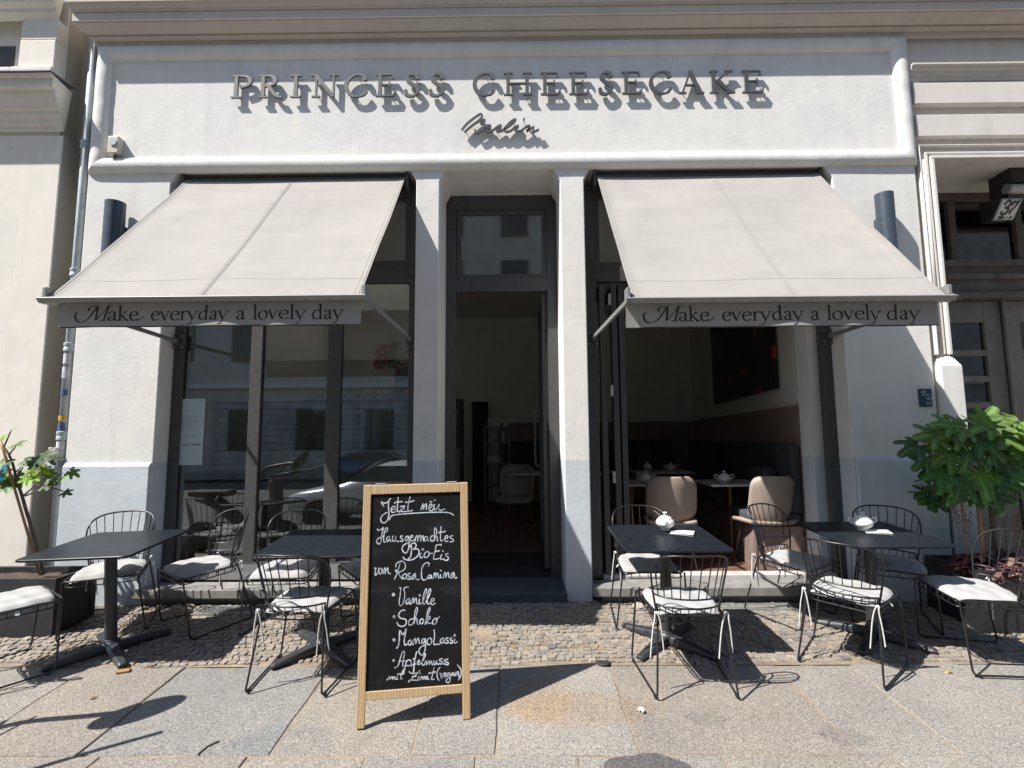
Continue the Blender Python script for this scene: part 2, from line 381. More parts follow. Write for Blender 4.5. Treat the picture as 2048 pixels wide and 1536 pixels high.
def awn():
    t = NT('awning_fabric'); co = t.coord('Object'); pos = t.n('ShaderNodeNewGeometry').outputs['Position']
    a = t.noise(2.0, 5, .6, t.coord('Object', (1, 3, 3))); c = t.ramp(a, [(.3, (.300, .284, .262)), (.7, (.338, .320, .296))])
    st = t.noise(1, 4, .6, t.coord('Object', (30, 1.5, 1.5))); c = t.mix(c, (.24, .228, .21), t.ramp(st, [(.62, (0, 0, 0)), (.85, (.4, .4, .4))]))
    t.l(c, t.p.inputs['Base Color']); t.p.inputs['Roughness'].default_value = .9; t.p.inputs['Specular IOR Level'].default_value = .2
    w = t.n('ShaderNodeTexWave', Scale=160, _bands_direction='X'); t.l(co, w.inputs['Vector']); b = t.bump(w.outputs['Fac'], .06, .001)
    t.bump(t.noise(1.6, 2, .45, t.coord('Object', (1.5, .8, .8))), .45, .04, b)
    tr = t.n('ShaderNodeBsdfTranslucent'); t.l(c, tr.inputs[0]); mx = t.n('ShaderNodeMixShader'); mx.inputs[0].default_value = .12
    t.l(t.p.outputs[0], mx.inputs[1]); t.l(tr.outputs[0], mx.inputs[2]); t.l(mx.outputs[0], t.out.inputs[0]); return t.m
M['awning'] = awn()
M['seam'] = simple('awning_seam', (.25, .238, .225), .9, 0, .08, 20)
def cush():
    t = NT('cushion_cotton'); co = t.coord('Object'); a = t.noise(12, 4, .6, co)
    t.l(t.ramp(a, [(.3, (.285, .282, .278)), (.7, (.325, .322, .318))]), t.p.inputs['Base Color']); t.p.inputs['Roughness'].default_value = .95
    b = t.bump(t.noise(9, 4, .6, co), .35, .02); t.bump(t.noise(240, 2, .6, co), .25, .001, b); return t.m
M['cushion'] = cush()
def glassm(name, tint=(.82, .86, .86), boost=1.0):
    t = NT(name); t.t.nodes.remove(t.p)
    tr = t.n('ShaderNodeBsdfTransparent'); tr.inputs[0].default_value = tint + (1,)
    g = t.n('ShaderNodeBsdfGlossy'); g.inputs['Roughness'].default_value = 0.0; g.inputs[0].default_value = (1, 1, 1, 1)
    fr = t.n('ShaderNodeFresnel', IOR=1.5); mu = t.n('ShaderNodeMath', _operation='MULTIPLY', _use_clamp=True); t.l(fr.outputs[0], mu.inputs[0]); mu.inputs[1].default_value = 2.9 * boost
    mx = t.n('ShaderNodeMixShader'); t.l(mu.outputs[0], mx.inputs[0]); t.l(tr.outputs[0], mx.inputs[1]); t.l(g.outputs[0], mx.inputs[2]); t.l(mx.outputs[0], t.out.inputs[0]); return t.m
M['glass'] = glassm('window_glass')
M['glassd'] = glassm('dusty_window_glass', (.5, .48, .44))
def leafm(name, back=.35):
    t = NT(name); tint = t.attr(); co = t.coord('Object'); c = t.mix(tint, t.ramp(t.noise(30, 4, .6, co), [(.3, (.78, .8, .75)), (.7, (1.15, 1.15, 1.1))]), 1., 'MULTIPLY')
    t.l(c, t.p.inputs['Base Color']); t.p.inputs['Roughness'].default_value = .5; t.p.inputs['Specular IOR Level'].default_value = .35
    tr = t.n('ShaderNodeBsdfTranslucent'); cc = t.mix(c, (1.2, 1.55, .35), 1., 'MULTIPLY'); t.l(cc, tr.inputs[0]); mx = t.n('ShaderNodeMixShader'); mx.inputs[0].default_value = back
    t.l(t.p.outputs[0], mx.inputs[1]); t.l(tr.outputs[0], mx.inputs[2]); t.l(mx.outputs[0], t.out.inputs[0]); t.bump(t.noise(14, 3, .6, co), .3, .01); return t.m
M['leaf'] = leafm('fig_leaves'); M['heuch'] = leafm('coral_bell_leaves', .15)
def boardm():
    t = NT('blackboard'); co = t.coord('Object'); a = t.noise(3, 5, .65, t.coord('Object', (1.5, 1, 1)))
    t.l(t.ramp(a, [(.35, (.008, .008, .0085)), (.75, (.014, .014, .015))]), t.p.inputs['Base Color']); sm = t.noise(1, 5, .7, t.coord('Object', (4, 4, 9))); cc = t.mix(t.ramp(a, [(.35, (.008, .008, .0085)), (.75, (.014, .014, .015))]), (.05, .052, .055), t.ramp(sm, [(.56, (0, 0, 0)), (.82, (.55, .55, .55))])); t.l(cc, t.p.inputs['Base Color']); t.p.inputs['Roughness'].default_value = .5; t.p.inputs['Specular IOR Level'].default_value = .12; return t.m
M['board'] = boardm()
def paintingm():
    t = NT('dark_floral_painting'); co = t.coord('Object'); base = (.003, .003, .003)
    n = t.noise(3.2, 6, .7, co); c = t.ramp(n, [(.5, base), (.66, (.016, .009, .008)), (.78, (.04, .02, .015))])
    v = t.n('ShaderNodeTexVoronoi', Scale=2.6); t.l(co, v.inputs['Vector']); d = t.ramp(v.outputs['Distance'], [(.16, (1, 1, 1)), (.22, (0, 0, 0))])
    c = t.mix(c, t.mix((.30, .05, .04), v.outputs['Color'], .25, 'MULTIPLY'), d)
    v2 = t.n('ShaderNodeTexVoronoi', Scale=6); t.l(co, v2.inputs['Vector']); d2 = t.ramp(v2.outputs['Distance'], [(.08, (1, 1, 1)), (.13, (0, 0, 0))]); c = t.mix(c, (.25, .12, .03), d2)
    t.l(c, t.p.inputs['Base Color']); t.p.inputs['Roughness'].default_value = .5; return t.m
M['painting'] = paintingm()
# ---------------------------------------------------------------- ground
F = 4.42                                                     # front plane of the cafe wall
def sheet(name, mat, x0, x1, y0, y1, z, kind='structure', dz=0., tint=None):
    mb = MB(); mb.cur = tint; nx, ny = 8, 8
    mb.grid(nx, ny, lambda u, v: (x0 + (x1 - x0) * u, y0 + (y1 - y0) * v, z(y0 + (y1 - y0) * v) + dz)); return tag(mb.build(name, mat), kind=kind)
sheet('ground', M['asphalt'], -120, 120, -120, 60, lambda y: -.45)
sheet('road', M['asphalt'], -60, 60, -13, -1.35, lambda y: -.24)
sheet('far_pavement', M['ledge'], -60, 60, -16.6, -13, lambda y: -.10)
mb = MB(); mb.cur = (.12, .117, .11); mb.prism([(-1.32, -.4), (-1.32, SL * -1.32 - .006), (1.86, SL * 1.86 - .006), (1.86, -.4)], lambda p: (-60, p[0], p[1]), lambda p: (60, p[0], p[1]))
tag(mb.build('near_pavement', M['granite']), kind='structure')
sheet('sand_bed', M['sand'], -14, 14, 1.87, 3.40, lambda y: SL * y, dz=-.0065)
sheet('sand_bed', M['sand'], -14, 14, 3.40, 6.0, lambda y: SL * y, dz=-.0005)

# granite flags: measured joints, each flag a bevelled slab with an uneven edge
rs = random.Random(3)
def wob(a, b, n, amp):
    a, b = Vector(a), Vector(b); d = (b - a); nn = Vector((-d.y, d.x, 0)).normalized(); out = []
    ph = [rs.uniform(0, 6.28) for _ in range(3)]
    for i in range(n):
        t = i / n; w = 1.35 * amp * (math.sin(t * 7 + ph[0]) * .5 + math.sin(t * 17 + ph[1]) * .3 + rs.uniform(-.5, .5) * .45) * min(1, 6 * t, 6 * (1 - t) + .15)
        out.append(a + d * t + nn * w)
    return out
def slab(mb, P, tint, dz):
    mb.cur = tint; k = len(P); c = sum((Vector(p) for p in P), Vector()) / k; b = len(mb.v)
    rings = [(1.0, -.05), (1.0, -.006), (.004, 0)]
    for sc, z in rings:
        for p in P:
            q = Vector(p); d = (c - q).normalized()
            if sc < 1: q = q + d * .006
            mb.v.append(Vector((q.x, q.y, SL * q.y + z + dz)))
    for r in range(2):
        for i in range(k): j = (i + 1) % k; mb.face((b + r * k + i, b + r * k + j, b + (r + 1) * k + j, b + (r + 1) * k + i))
    mb.face([b + 2 * k + i for i in range(k)])
TONES = {'grey': (.178, .170, .158), 'blue': (.168, .166, .159), 'warm': (.182, .167, .148), 'pale': (.188, .178, .163), 'rose': (.176, .162, .147), 'green': (.173, .169, .156)}
mb = MB(); g = .0035
rowx = [-7.2, -6.2, -5.1, -4.25, -3.45, -2.72, -2.105, -1.185, -.51, -.11, .578, 1.617, 2.09, 2.77, 3.6, 4.5, 5.3, 6.4, 7.5]
rowt = ['warm', 'grey', 'blue', 'warm', 'pale', 'warm', 'blue', 'warm', 'grey', 'pale', 'warm', 'pale', 'grey', 'green', 'warm', 'grey', 'pale', 'warm', 'blue']
tops = {}
for i in range(len(rowx) - 1):
    x0, x1 = rowx[i] + g, rowx[i + 1] - g; yt = 3.405 + rs.uniform(-.012, .03); yb = 2.588 + rs.uniform(-.006, .006)
    P = wob((x0, yb, 0), (x1, yb, 0), 9, .005) + wob((x1, yb, 0), (x1, yt, 0), 9, .006) + wob((x1, yt, 0), (x0, yt, 0), 9, .014) + wob((x0, yt, 0), (x0, yb, 0), 9, .006)
    t = TONES[rowt[i]]; f = rs.uniform(.95, 1.05); slab(mb, P, tuple(c * f for c in t), rs.uniform(-.005, .004))
rowx2 = [-7.4, -6.5, -5.6, -4.6, -3.7, -2.9, -1.98, -1.28, -.72, -.2, .28, .95, 1.75, 2.6, 3.3, 4.2, 5.2, 6.3, 7.4]; rt2 = ['warm', 'rose', 'pale', 'warm', 'grey', 'warm', 'rose', 'warm', 'grey', 'pale', 'green', 'warm', 'pale', 'warm', 'grey', 'warm', 'pale', 'warm']
for i in range(len(rowx2) - 1):
    x0, x1 = rowx2[i] + g, rowx2[i + 1] - g; yt = 2.580 + rs.uniform(-.004, .003)
    P = wob((x0, 1.87, 0), (x1, 1.87, 0), 5, .005) + wob((x1, 1.87, 0), (x1, yt, 0), 9, .006) + wob((x1, yt, 0), (x0, yt, 0), 9, .005) + wob((x0, yt, 0), (x0, 1.87, 0), 5, .006)
    t = TONES[rt2[i]]; f = rs.uniform(.95, 1.05); slab(mb, P, tuple(c * f for c in t), rs.uniform(-.005, .004))
mb.cur = (.075, .072, .074)                                     # tar patch at the joint
mb.poly([(.585 + .19 * math.cos(a) * (1 + .12 * math.sin(3 * a)), 2.47 + .115 * math.sin(a) * (1 + .1 * math.cos(5 * a)), SL * (2.47 + .115 * math.sin(a) * (1 + .1 * math.cos(5 * a))) + .005) for a in [k * 2 * math.pi / 26 for k in range(26)]])
tag(mb.build('flagstone_pavement', M['granite']), kind='structure')

# small mosaic cobbles between the flags and the wall: every stone its own little block
mb = MB(); rc = random.Random(11)
CT = [(.225, .20, .172), (.205, .186, .166), (.19, .176, .16), (.24, .213, .18), (.215, .19, .163), (.12, .118, .115), (.24, .19, .13), (.20, .15, .125), (.225, .207, .185)]
row = 0; y = 3.425; base = 0
while y < 4.9:
    rh = rc.uniform(.040, .052); x = -5.2 + rc.uniform(0, .05)
    while x < 5.0:
        w = rc.uniform(.036, .068); yy = y + .020 * math.sin(x * 3.1 + 1.2 * math.sin(x * .9)) + .012 * math.sin(x * 9 + row)
        skip = rc.random() < .012 or (((x + .27) / .17) ** 2 + ((yy - 3.80) / .10) ** 2 < 1 and rc.random() < .75) or (((x - 2.9) / .3) ** 2 + ((yy - 3.6) / .06) ** 2 < 1 and rc.random() < .4) or (-3.0 < x < 4.6 and yy > 4.44 and not (-.7 < x < .45))
        if not skip:
            j = lambda s: rc.uniform(-s, s)
            gp = .0045; cx_, cy_ = x + w / 2, yy + rh / 2; rot = j(.14) + .12 * math.sin(x * 2.3)
            hw, hh = w / 2 - gp, rh / 2 - gp
            Q = [(-hw + j(.005), -hh + j(.005)), (0 + j(.006), -hh * 1.04 + j(.003)), (hw + j(.005), -hh + j(.005)), (hw * 1.04, j(.004)), (hw + j(.005), hh + j(.005)), (j(.006), hh * 1.04 + j(.003)), (-hw + j(.005), hh + j(.005)), (-hw * 1.04, j(.004))]
            c0, s0 = math.cos(rot), math.sin(rot); dz = rc.uniform(-.004, .007); tx, ty = j(.08), j(.10)
            f = rc.uniform(.86, 1.1); t = rc.choice(CT if rc.random() < .3 else CT[:5]); mb.cur = tuple(min(.5, v * f) for v in t)
            b = len(mb.v)
            for sc, z in ((1.05, -.024), (1.0, -.004), (.90, .0022)):
                for (a, c) in Q:
                    px, py = (a * c0 - c * s0) * sc, (a * s0 + c * c0) * sc
                    mb.v.append(Vector((cx_ + px, cy_ + py, SL * (cy_ + py) + z + dz + tx * px + ty * py + .004)))
            mb.v.append(Vector((cx_, cy_, SL * cy_ + dz + .0075)))
            for r in range(2):
                for i in range(8): k = (i + 1) % 8; mb.face((b + r * 8 + i, b + r * 8 + k, b + r * 8 + 8 + k, b + r * 8 + 8 + i))
            for i in range(8): mb.face((b + 16 + i, b + 16 + (i + 1) % 8, b + 24))
        x += w
    y += rh; row += 1
o = mb.build('cobblestone_strip', M['cobble'], smooth=True, auto=24); tag(o, kind='structure')

# ---------------------------------------------------------------- the cafe building
cafe = thing('cafe_building', 'white stuccoed cafe front with two wide windows and a tall open door', 'building', (0, F, .29))
OUT = [(-3.88, .16), (-3.12, .16), (-3.12, 3.97), (-3.06, 4.088), (-.945, 4.088), (-.885, 3.97), (-.885, .16), (-.674, .16), (-.674, 3.97), (-.61, 4.088), (.35, 4.088), (.414, 3.97), (.414, .16), (.63, .16), (.63, 3.97), (.69, 4.088), (2.80, 4.088), (2.865, 3.97), (2.865, .16), (3.615, .16), (3.615, 7.2), (-3.88, 7.2)]
mb = MB(); mb.prism(OUT, lambda p: (p[0], F, p[1]), lambda p: (p[0], F + .47, p[1]))
wall = mb.build('front_wall', M['wall'], cafe, world=True, bevel=.008)
for x0, x1 in ((-3.875, -3.13), (2.885, 3.61)):              # plinths with a chamfered head
    mb = MB(); z0 = .16; prof = [(F + .01, z0), (F - .032, z0), (F - .03, 1.435), (F - .006, 1.466), (F + .01, 1.466)]
    mb.prism(prof, lambda p: (x0, p[0], p[1]), lambda p: (x1, p[0], p[1]))
    mb.build('plinth', M['wall'], cafe, world=True, bevel=.006)
# half round frame of the sign panel, mitred
def roll_prof(n=12): return [(math.cos(math.pi * k / n), math.sin(math.pi * k / n)) for k in range(n + 1)]
mb = MB(); ix0, ix1, iz0, iz1 = -3.80, 3.555, 4.145, 5.245; hw = .075; pj = .052
corners = [(ix0, iz0), (ix1, iz0), (ix1, iz1), (ix0, iz1)]; dirs = [(-1, -1), (1, -1), (1, 1), (-1, 1)]
rp = roll_prof(); n = len(rp); b = len(mb.v)
SEG = []
for ci in range(4):
    (ax, az), (bx_, bz) = corners[ci], corners[(ci + 1) % 4]; da, db = dirs[ci], dirs[(ci + 1) % 4]; b = len(mb.v); ns = 24
    for s in range(ns + 1):
        t = s / ns; ox, oz = ax + (bx_ - ax) * t, az + (bz - az) * t
        wv = .004 * math.sin(t * 19 + ci) + .003 * math.sin(t * 41)
        for (c, pz) in rp:
            if ci in (0, 2): sx = da[0] + (db[0] - da[0]) * t; q = (ox + sx * hw * c * (1 if s in (0, ns) else abs(sx)), F + .004 - (pj + wv * .5) * pz, oz + da[1] * hw * c)
            else: sz = da[1] + (db[1] - da[1]) * t; q = (ox + da[0] * hw * c, F + .004 - (pj + wv * .5) * pz, oz + sz * hw * c * (1 if s in (0, ns) else abs(sz)))
            mb.v.append(Vector(q))
    for s in range(ns):
        for k in range(n - 1): a = b + s * n + k; mb.face((a, a + 1, a + n + 1, a + n))
mb.build('sign_panel_moulding', M['wall'], cafe, world=True, smooth=True)
# cornice
CP = [(0, 5.300), (.012, 5.315), (.016, 5.345), (.022, 5.345), (.022, 5.352), (.030, 5.352), (.030, 5.346), (.036, 5.346), (.062, 5.366), (.062, 5.388), (.070, 5.388), (.070, 5.380), (.082, 5.381), (.105, 5.390), (.135, 5.407), (.158, 5.428), (.158, 5.436), (.172, 5.436), (.172, 5.512), (.166, 5.512), (.166, 5.520), (.181, 5.520), (.184, 5.528), (.184, 5.536), (.190, 5.536), (.205, 5.555), (.214, 5.578), (.222, 5.58), (.222, 5.95), (-.02, 5.95)]
def molding(name, prof, Y0, x0f, x1f, mat, parent, seg=1):
    mb = MB(); mb.prism([(p, z) for p, z in prof], lambda q: (x0f(q[0]), Y0 - q[0], q[1]), lambda q: (x1f(q[0]), Y0 - q[0], q[1])); return mb.build(name, mat, parent, world=True, auto=35)
molding('cornice', CP, F, lambda p: -3.885 - .62 * max(p, 0), lambda p: 7.5, M['cornice'], cafe)
# doorstep, ledges, profile tracks
mb = MB(); mb.box(-.672, .412, F - .03, F + .46, .20, .375); mb.build('doorstep', M['step'], cafe, world=True, bevel=.008)
for x0, x1 in ((-3.19, -.90), (.632, 2.90)):
    mb = MB(); mb.box(x0, x1, F - .075, F + .16, .352, .427); mb.build('window_ledge', M['ledge'], cafe, world=True, bevel=.008)
    mb = MB(); mb.box(x0 + .075, x1 - .04, F - .005, F + .16, .10, .351); mb.build('ledge_plinth', M['ledge'], cafe, world=True)
mb = MB(); mb.box(.75, 2.77, F + .165, F + .30, .30, .462); mb.build('sill_profile', M['track'], cafe, world=True, bevel=.004)
mb = MB(); mb.box(2.705, 2.863, F + .29, F + .49, .42, 4.05); mb.build('wall_end', M['wall'], cafe, world=True)

# windows and door: dark metal frames, panes are sub-parts
YW = 4.60
def frame_part(name, boxes, mat=None, bev=.004):
    mb = MB()
    for bx_ in boxes: mb.box(*bx_)
    return mb.build(name, mat or M['frame'], cafe, world=True, bevel=bev)
def pane(parent, x0, x1, z0, z1, Y, mat=None):
    mb = MB(); mb.box(x0, x1, Y, Y + .008, z0, z1); return mb.build('pane', mat or M['glass'], parent, world=True)
y0, y1 = YW, YW + .07; e = .0005
W1 = frame_part('shop_window', [(-3.119, -3.03, y0, y1, .43, 4.0), (-.975, -.888, y0, y1, .43, 4.0), (-3.03, -.975, y0 + .002, y1, 3.92, 4.09), (-3.03, -.975, y0 + .002, y1, 3.09, 3.257), (-3.03, -.975, y0 + .002, y1, .43, .585),
    (-2.415, -2.31, y0 + .003, y1, .585, 3.09), (-1.712, -1.586, y0 + .003, y1, .585, 3.09), (-2.415, -2.31, y0 + .003, y1, 3.257, 3.92), (-1.712, -1.586, y0 + .003, y1, 3.257, 3.92),
    (-3.03, -2.985, y0 + .012, y1 - .01, 3.257, 3.92), (-1.02, -.975, y0 + .012, y1 - .01, 3.257, 3.92), (-1.586, -1.02, y0 + .012, y1 - .01, 3.257, 3.30)])
for a, b in ((-3.03, -2.415), (-2.31, -1.712), (-1.586, -.975)):
    pane(W1, a, b, .585, 3.09, YW + .03); pane(W1, a, b, 3.257, 3.92, YW + .035)
mb = MB(); mb.box(-3.02, -.98, YW - .004, YW - .001, .44, .57); kick = mb.build('kick_panel', M['alu'], W1, world=True)
for x in (-2.75, -2.05, -1.3): mb = MB(); mb.box(x - .02, x + .02, YW - .018, YW - .004, .50, .525); mb.build('drain_cap', M['track'], W1, world=True)
W2 = frame_part('folding_window', [(.642, .746, y0, y1, .43, 4.0), (2.771, 2.862, y0, y1, .43, 4.0), (.746, 2.771, y0 + .002, y1, 3.92, 4.09), (.746, 2.771, y0 + .002, y1, 3.082, 3.224), (1.40, 1.47, y0 + .003, y1, 3.224, 3.92), (2.08, 2.15, y0 + .003, y1, 3.224, 3.92), (.746, .79, y0 + .012, y1 - .01, 3.224, 3.92), (.79, 1.40, y0 + .012, y1 - .01, 3.224, 3.265)])
for a, b in ((.746, 1.40), (1.47, 2.08), (2.15, 2.771)): pane(W2, a, b, 3.224, 3.92, YW + .035)
for k, x in enumerate((.775, .885, .955)):                    # leaves folded inwards
    mb = MB(); yy0, yy1 = YW + .01 + .012 * k, YW + .66; w = .05
    mb.box(x, x + w, yy0, yy0 + .075, .465, 3.06); mb.box(x, x + w, yy1 - .075, yy1, .465, 3.06); mb.box(x + .001, x + w - .001, yy0 + .075, yy1 - .075, .465, .56); mb.box(x + .001, x + w - .001, yy0 + .075, yy1 - .075, 2.98, 3.06)
    lf = mb.build('folded_leaf', M['frame'], W2, world=True, bevel=.004)
    mb = MB(); mb.box(x + .02, x + .028, yy0 + .075, yy1 - .075, .56, 2.98); mb.build('leaf_pane', M['glass'], cafe, world=True) if False else mb.build('pane', M['glass'], W2, world=True)
for z in (.70, 1.25, 2.02, 2.86): mb = MB(); mb.tube([(.868, YW + .0, z), (.868, YW + .0, z + .10)], .014, 10); mb.build('hinge', M['track'], W2, world=True)
YD = 4.87; d0, d1 = YD, YD + .06
mbD = MB()
for bx_ in ((-.672, -.575, d0, d1, .376, 3.905), (.315, .412, d0, d1, .376, 3.905), (-.575, .315, d0 + .001, d1, 3.075, 3.205)): mbD.box(*bx_)
mbD.prism([(-.672, 3.905), (.412, 3.905), (.412, 3.93), (.355, 4.04), (-.615, 4.04), (-.672, 3.93)], lambda p: (p[0], d0, p[1]), lambda p: (p[0], d1, p[1]))
DF = mbD.build('door_frame', M['frame'], cafe, world=True, bevel=.004)
mb = MB()
for bx_ in ((-.574, -.528, d0 + .015, d1 - .01, 3.206, 3.904), (.268, .314, d0 + .015, d1 - .01, 3.206, 3.904), (-.528, .268, d0 + .016, d1 - .01, 3.206, 3.25), (-.528, .268, d0 + .016, d1 - .01, 3.86, 3.904)): mb.box(*bx_)
mb.build('transom_sash', M['frame'], DF, world=True, bevel=.003)
pane(DF, -.528, .268, 3.25, 3.86, YD + .035)
mb = MB(); mb.box(.262, .312, YD + .065, YD + .14, .43, 3.06); mb.box(.262, .312, YD + .86, YD + .93, .43, 3.06); mb.box(.263, .311, YD + .14, YD + .86, .43, .60); mb.box(.263, .311, YD + .14, YD + .86, 2.95, 3.06)
DL = mb.build('door_leaf', M['frame'], cafe, world=True, bevel=.004)
mb = MB(); mb.box(.283, .291, YD + .14, YD + .86, .60, 2.95); mb.build('pane', M['glass'], DL, world=True)
mb = MB(); mb.tube(catmull([(.255, YD + .82, 1.35), (.215, YD + .82, 1.38), (.215, YD + .82, 1.9), (.255, YD + .82, 1.93)], 4), .012, 8); mb.build('handle', M['alu'], DL, world=True)
mb = MB(); mb.box(-.57, .31, YD + .0, YD + .9, .36, .402); mb.build('door_mat', M['rubber'], cafe, world=True)
# the room
mb = MB(); mb.box(-3.75, 3.75, YW + .30, 10.3, .25, .40); mb.build('room_floor', M['deck'], cafe, world=True)
mb = MB(); mb.box(.76, 2.70, YW + .135, YW + .298, .25, .415); mb.build('floor_edge', M['deck'], cafe, world=True)
mb = MB(); wx0, wx1, wy0, wy1 = -3.5, -1.7, 7.6, 9.5; mb.box(-3.75, 3.9, 4.891, wy0, 4.06, 4.2); mb.box(-3.75, 3.9, wy1, 10.3, 4.06, 4.2); mb.box(-3.75, wx0, wy0, wy1, 4.06, 4.2); mb.box(wx1, 3.9, wy0, wy1, 4.06, 4.2); mb.build('ceiling', M['ceil'], cafe, world=True)  # ceiling opening out of view, added to brighten the room
mb = MB(); mb.box(wx0 - .1, wx0, wy0, wy1, 4.201, 8.4); mb.box(wx1, wx1 + .1, wy0, wy1, 4.201, 8.4); mb.box(wx0 - .1, wx1 + .1, wy0 - .1, wy0, 4.201, 8.4); mb.box(wx0 - .1, wx1 + .1, wy1, wy1 + .1, 4.201, 8.4); mb.build('added_light_well', M['ceil'], cafe, world=True)  # unseen shaft over the opening, added to bring in more daylight
def wallx(Y): return 2.72 + .147 * (Y - 4.75)
mb = MB(); mb.box(-3.75, 3.8, 10.2, 10.35, .25, 4.2); mb.box(-3.78, -3.66, 4.9, 10.2, .25, 4.06)
mb.prism([(wallx(4.9), 4.9), (wallx(10.2), 10.2), (wallx(10.2) + .3, 10.2), (3.3, 4.9)], lambda p: (p[0], p[1], .25), lambda p: (p[0], p[1], 4.06))
mb.build('room_wall', M['inwall'], cafe, world=True)
mb = MB()
def wpan(y0_, y1_, z0_, z1_, t0, t1): mb.prism([(wallx(y0_) - t1, y0_), (wallx(y1_) - t1, y1_), (wallx(y1_) - t0, y1_), (wallx(y0_) - t0, y0_)], lambda p: (p[0], p[1], z0_), lambda p: (p[0], p[1], z1_))
wpan(4.93, 10.18, .41, 1.95, .001, .03); mb.box(-.35, 3.45, 10.13, 10.19, .41, 1.93); mb.build('wall_panelling', M['inwood'], cafe, world=True)
mb = MB(); mb.box(-.88 + .02, -.55, 10.1, 10.19, .41, 2.35); mb.build('dark_doorway', M['rubber'], cafe, world=True)
# banquette along the right and back walls
bq = thing('banquette', 'long charcoal upholstered bench along the cafe wall under the painting', 'bench', (wallx(7.5) - .3, 7.5, .40))
mb = MB(); Yq = 4.96
def bpan(y0_, y1_, z0_, z1_, t0, t1, mb): mb.prism([(wallx(y0_) - t1, y0_), (wallx(y1_) - t1, y1_), (wallx(y1_) - t0, y1_), (wallx(y0_) - t0, y0_)], lambda p: (p[0], p[1], z0_), lambda p: (p[0], p[1], z1_))
for k in range(14):
    a = Yq + k * .37; bpan(a, a + .365, .92, 1.57, .031, .13, mb)
for k in range(9): a = -.2 + k * .36; mb.box(a, a + .355, 10.0, 10.12, .92, 1.57)
mb.build('backrest', M['banq'], bq, world=True, bevel=.02)
mb = MB(); bpan(Yq, 10.0, .80, .92, .05, .56, mb); mb.build('seat', M['banq'], bq, world=True, bevel=.025)
mb = MB(); bpan(Yq, 10.0, .405, .80, .05, .52, mb); mb.build('base', M['inwood'], bq, world=True)
# ---------------------------------------------------------------- house entrance on the right (same street front, paler stone paint)
ent = thing('house_entrance', 'pale banded house wall with a deep recessed grey wooden street door beside the cafe', 'entrance', (4.6, F, .29))
XR = 8.0
mb = MB()
mb.box(3.616, XR, F + .03, F + .45, 5.03, 7.2)                # frieze
for z0, z1 in ((4.661, 4.868), (4.347, 4.556)): mb.box(3.66, XR, F + .0, F + .45, z0, z1)
mb.box(3.617, XR, F + .065, F + .44, 4.557, 4.66); mb.box(3.617, XR, F + .065, F + .44, 4.27, 4.346); mb.box(3.617, XR, F + .05, F + .44, 4.869, 5.029)
mb.box(3.617, XR, F + .02, F + 1.2, 4.118, 4.268)
mb.box(3.617, 3.79, F + .07, F + .66, .16, 4.117); mb.box(5.95, XR, F + .02, F + .66, .16, 4.117)
mb.build('banded_wall', M['pinkish'], ent, world=True, bevel=.006)
molding('string_course', [(0, 4.885), (.01, 4.887), (.03, 4.90), (.035, 4.935), (.05, 4.94), (.055, 4.975), (.075, 4.985), (.08, 5.005), (.10, 5.012), (.10, 5.026), (0, 5.028)], F + .05, lambda p: 3.64, lambda p: XR, M['pinkish'], ent)
# nested door surround: torus, groove and fillets
mb = MB(); X1 = 6.0
def surround(d, w, y_, t): mb.box(3.655 + d, 3.655 + d + w, F - y_, F + .069, 2.345, 4.262 - d * 1.15 - w); mb.box(3.655 + d, X1, F - y_ - .001, F + .069, 4.262 - d * 1.15 - w, 4.262 - d * 1.15)
surround(.0, .014, .012, 0); surround(.058, .022, .006, 0); surround(.094, .030, .022, 0)
mb.build('door_surround', M['trim'], ent, world=True, bevel=.006)
mb = MB(); mb.tube([(3.694, F + .015, 2.33), (3.694, F + .015, 4.12)], .027, 14); mb.build('surround_torus', M['trim'], ent, world=True, smooth=True)
mb = MB(); prof = [(3.655, F - .04), (3.822, F - .04), (3.822, F + .3), (3.655, F + .3)]
mb.box(3.64, 3.825, F - .05, F + .35, .16, 2.24); b = len(mb.v)
mb.v += [Vector(p) for p in [(3.64, F - .05, 2.241), (3.825, F - .05, 2.241), (3.825, F + .3, 2.241), (3.64, F + .3, 2.241), (3.69, F + .0, 2.335), (3.785, F + .0, 2.335), (3.785, F + .3, 2.335), (3.69, F + .3, 2.335)]]
for q in ((4, 5, 6, 7), (0, 1, 5, 4), (1, 2, 6, 5), (2, 3, 7, 6), (3, 0, 4, 7)): mb.face([b + i for i in q])
mb.build('surround_plinth', M['wall'], ent, world=True, bevel=.008)
YE = 5.05
mb = MB(); mb.box(3.79, 6.0, YE + .0, YE + .09, 2.99, 3.40); mb.box(3.79, 6.0, YE - .05, YE - .001, 3.33, 3.395); mb.box(3.79, 6.0, YE - .03, YE - .001, 3.20, 3.26); mb.box(3.79, 6.0, YE - .06, YE - .001, 3.0, 3.06)
mb.build('door_beam', M['doorw2'], ent, world=True, bevel=.008)
mb = MB()
mb.box(3.79, 3.92, YE + .005, YE + .08, 3.401, 4.116); mb.box(3.92, 6.0, YE + .005, YE + .08, 4.04, 4.116); mb.box(4.43, 4.50, YE + .006, YE + .08, 3.401, 4.04); mb.box(5.1, 5.17, YE + .006, YE + .08, 3.401, 4.04)
tf = mb.build('transom_window', M['doorw2'], ent, world=True, bevel=.005)
pane(tf, 3.92, 4.43, 3.401, 4.04, YE + .05, M['glassd']); pane(tf, 4.50, 5.1, 3.401, 4.04, YE + .05, M['glassd']); pane(tf, 5.17, 6.0, 3.401, 4.04, YE + .05, M['glassd'])
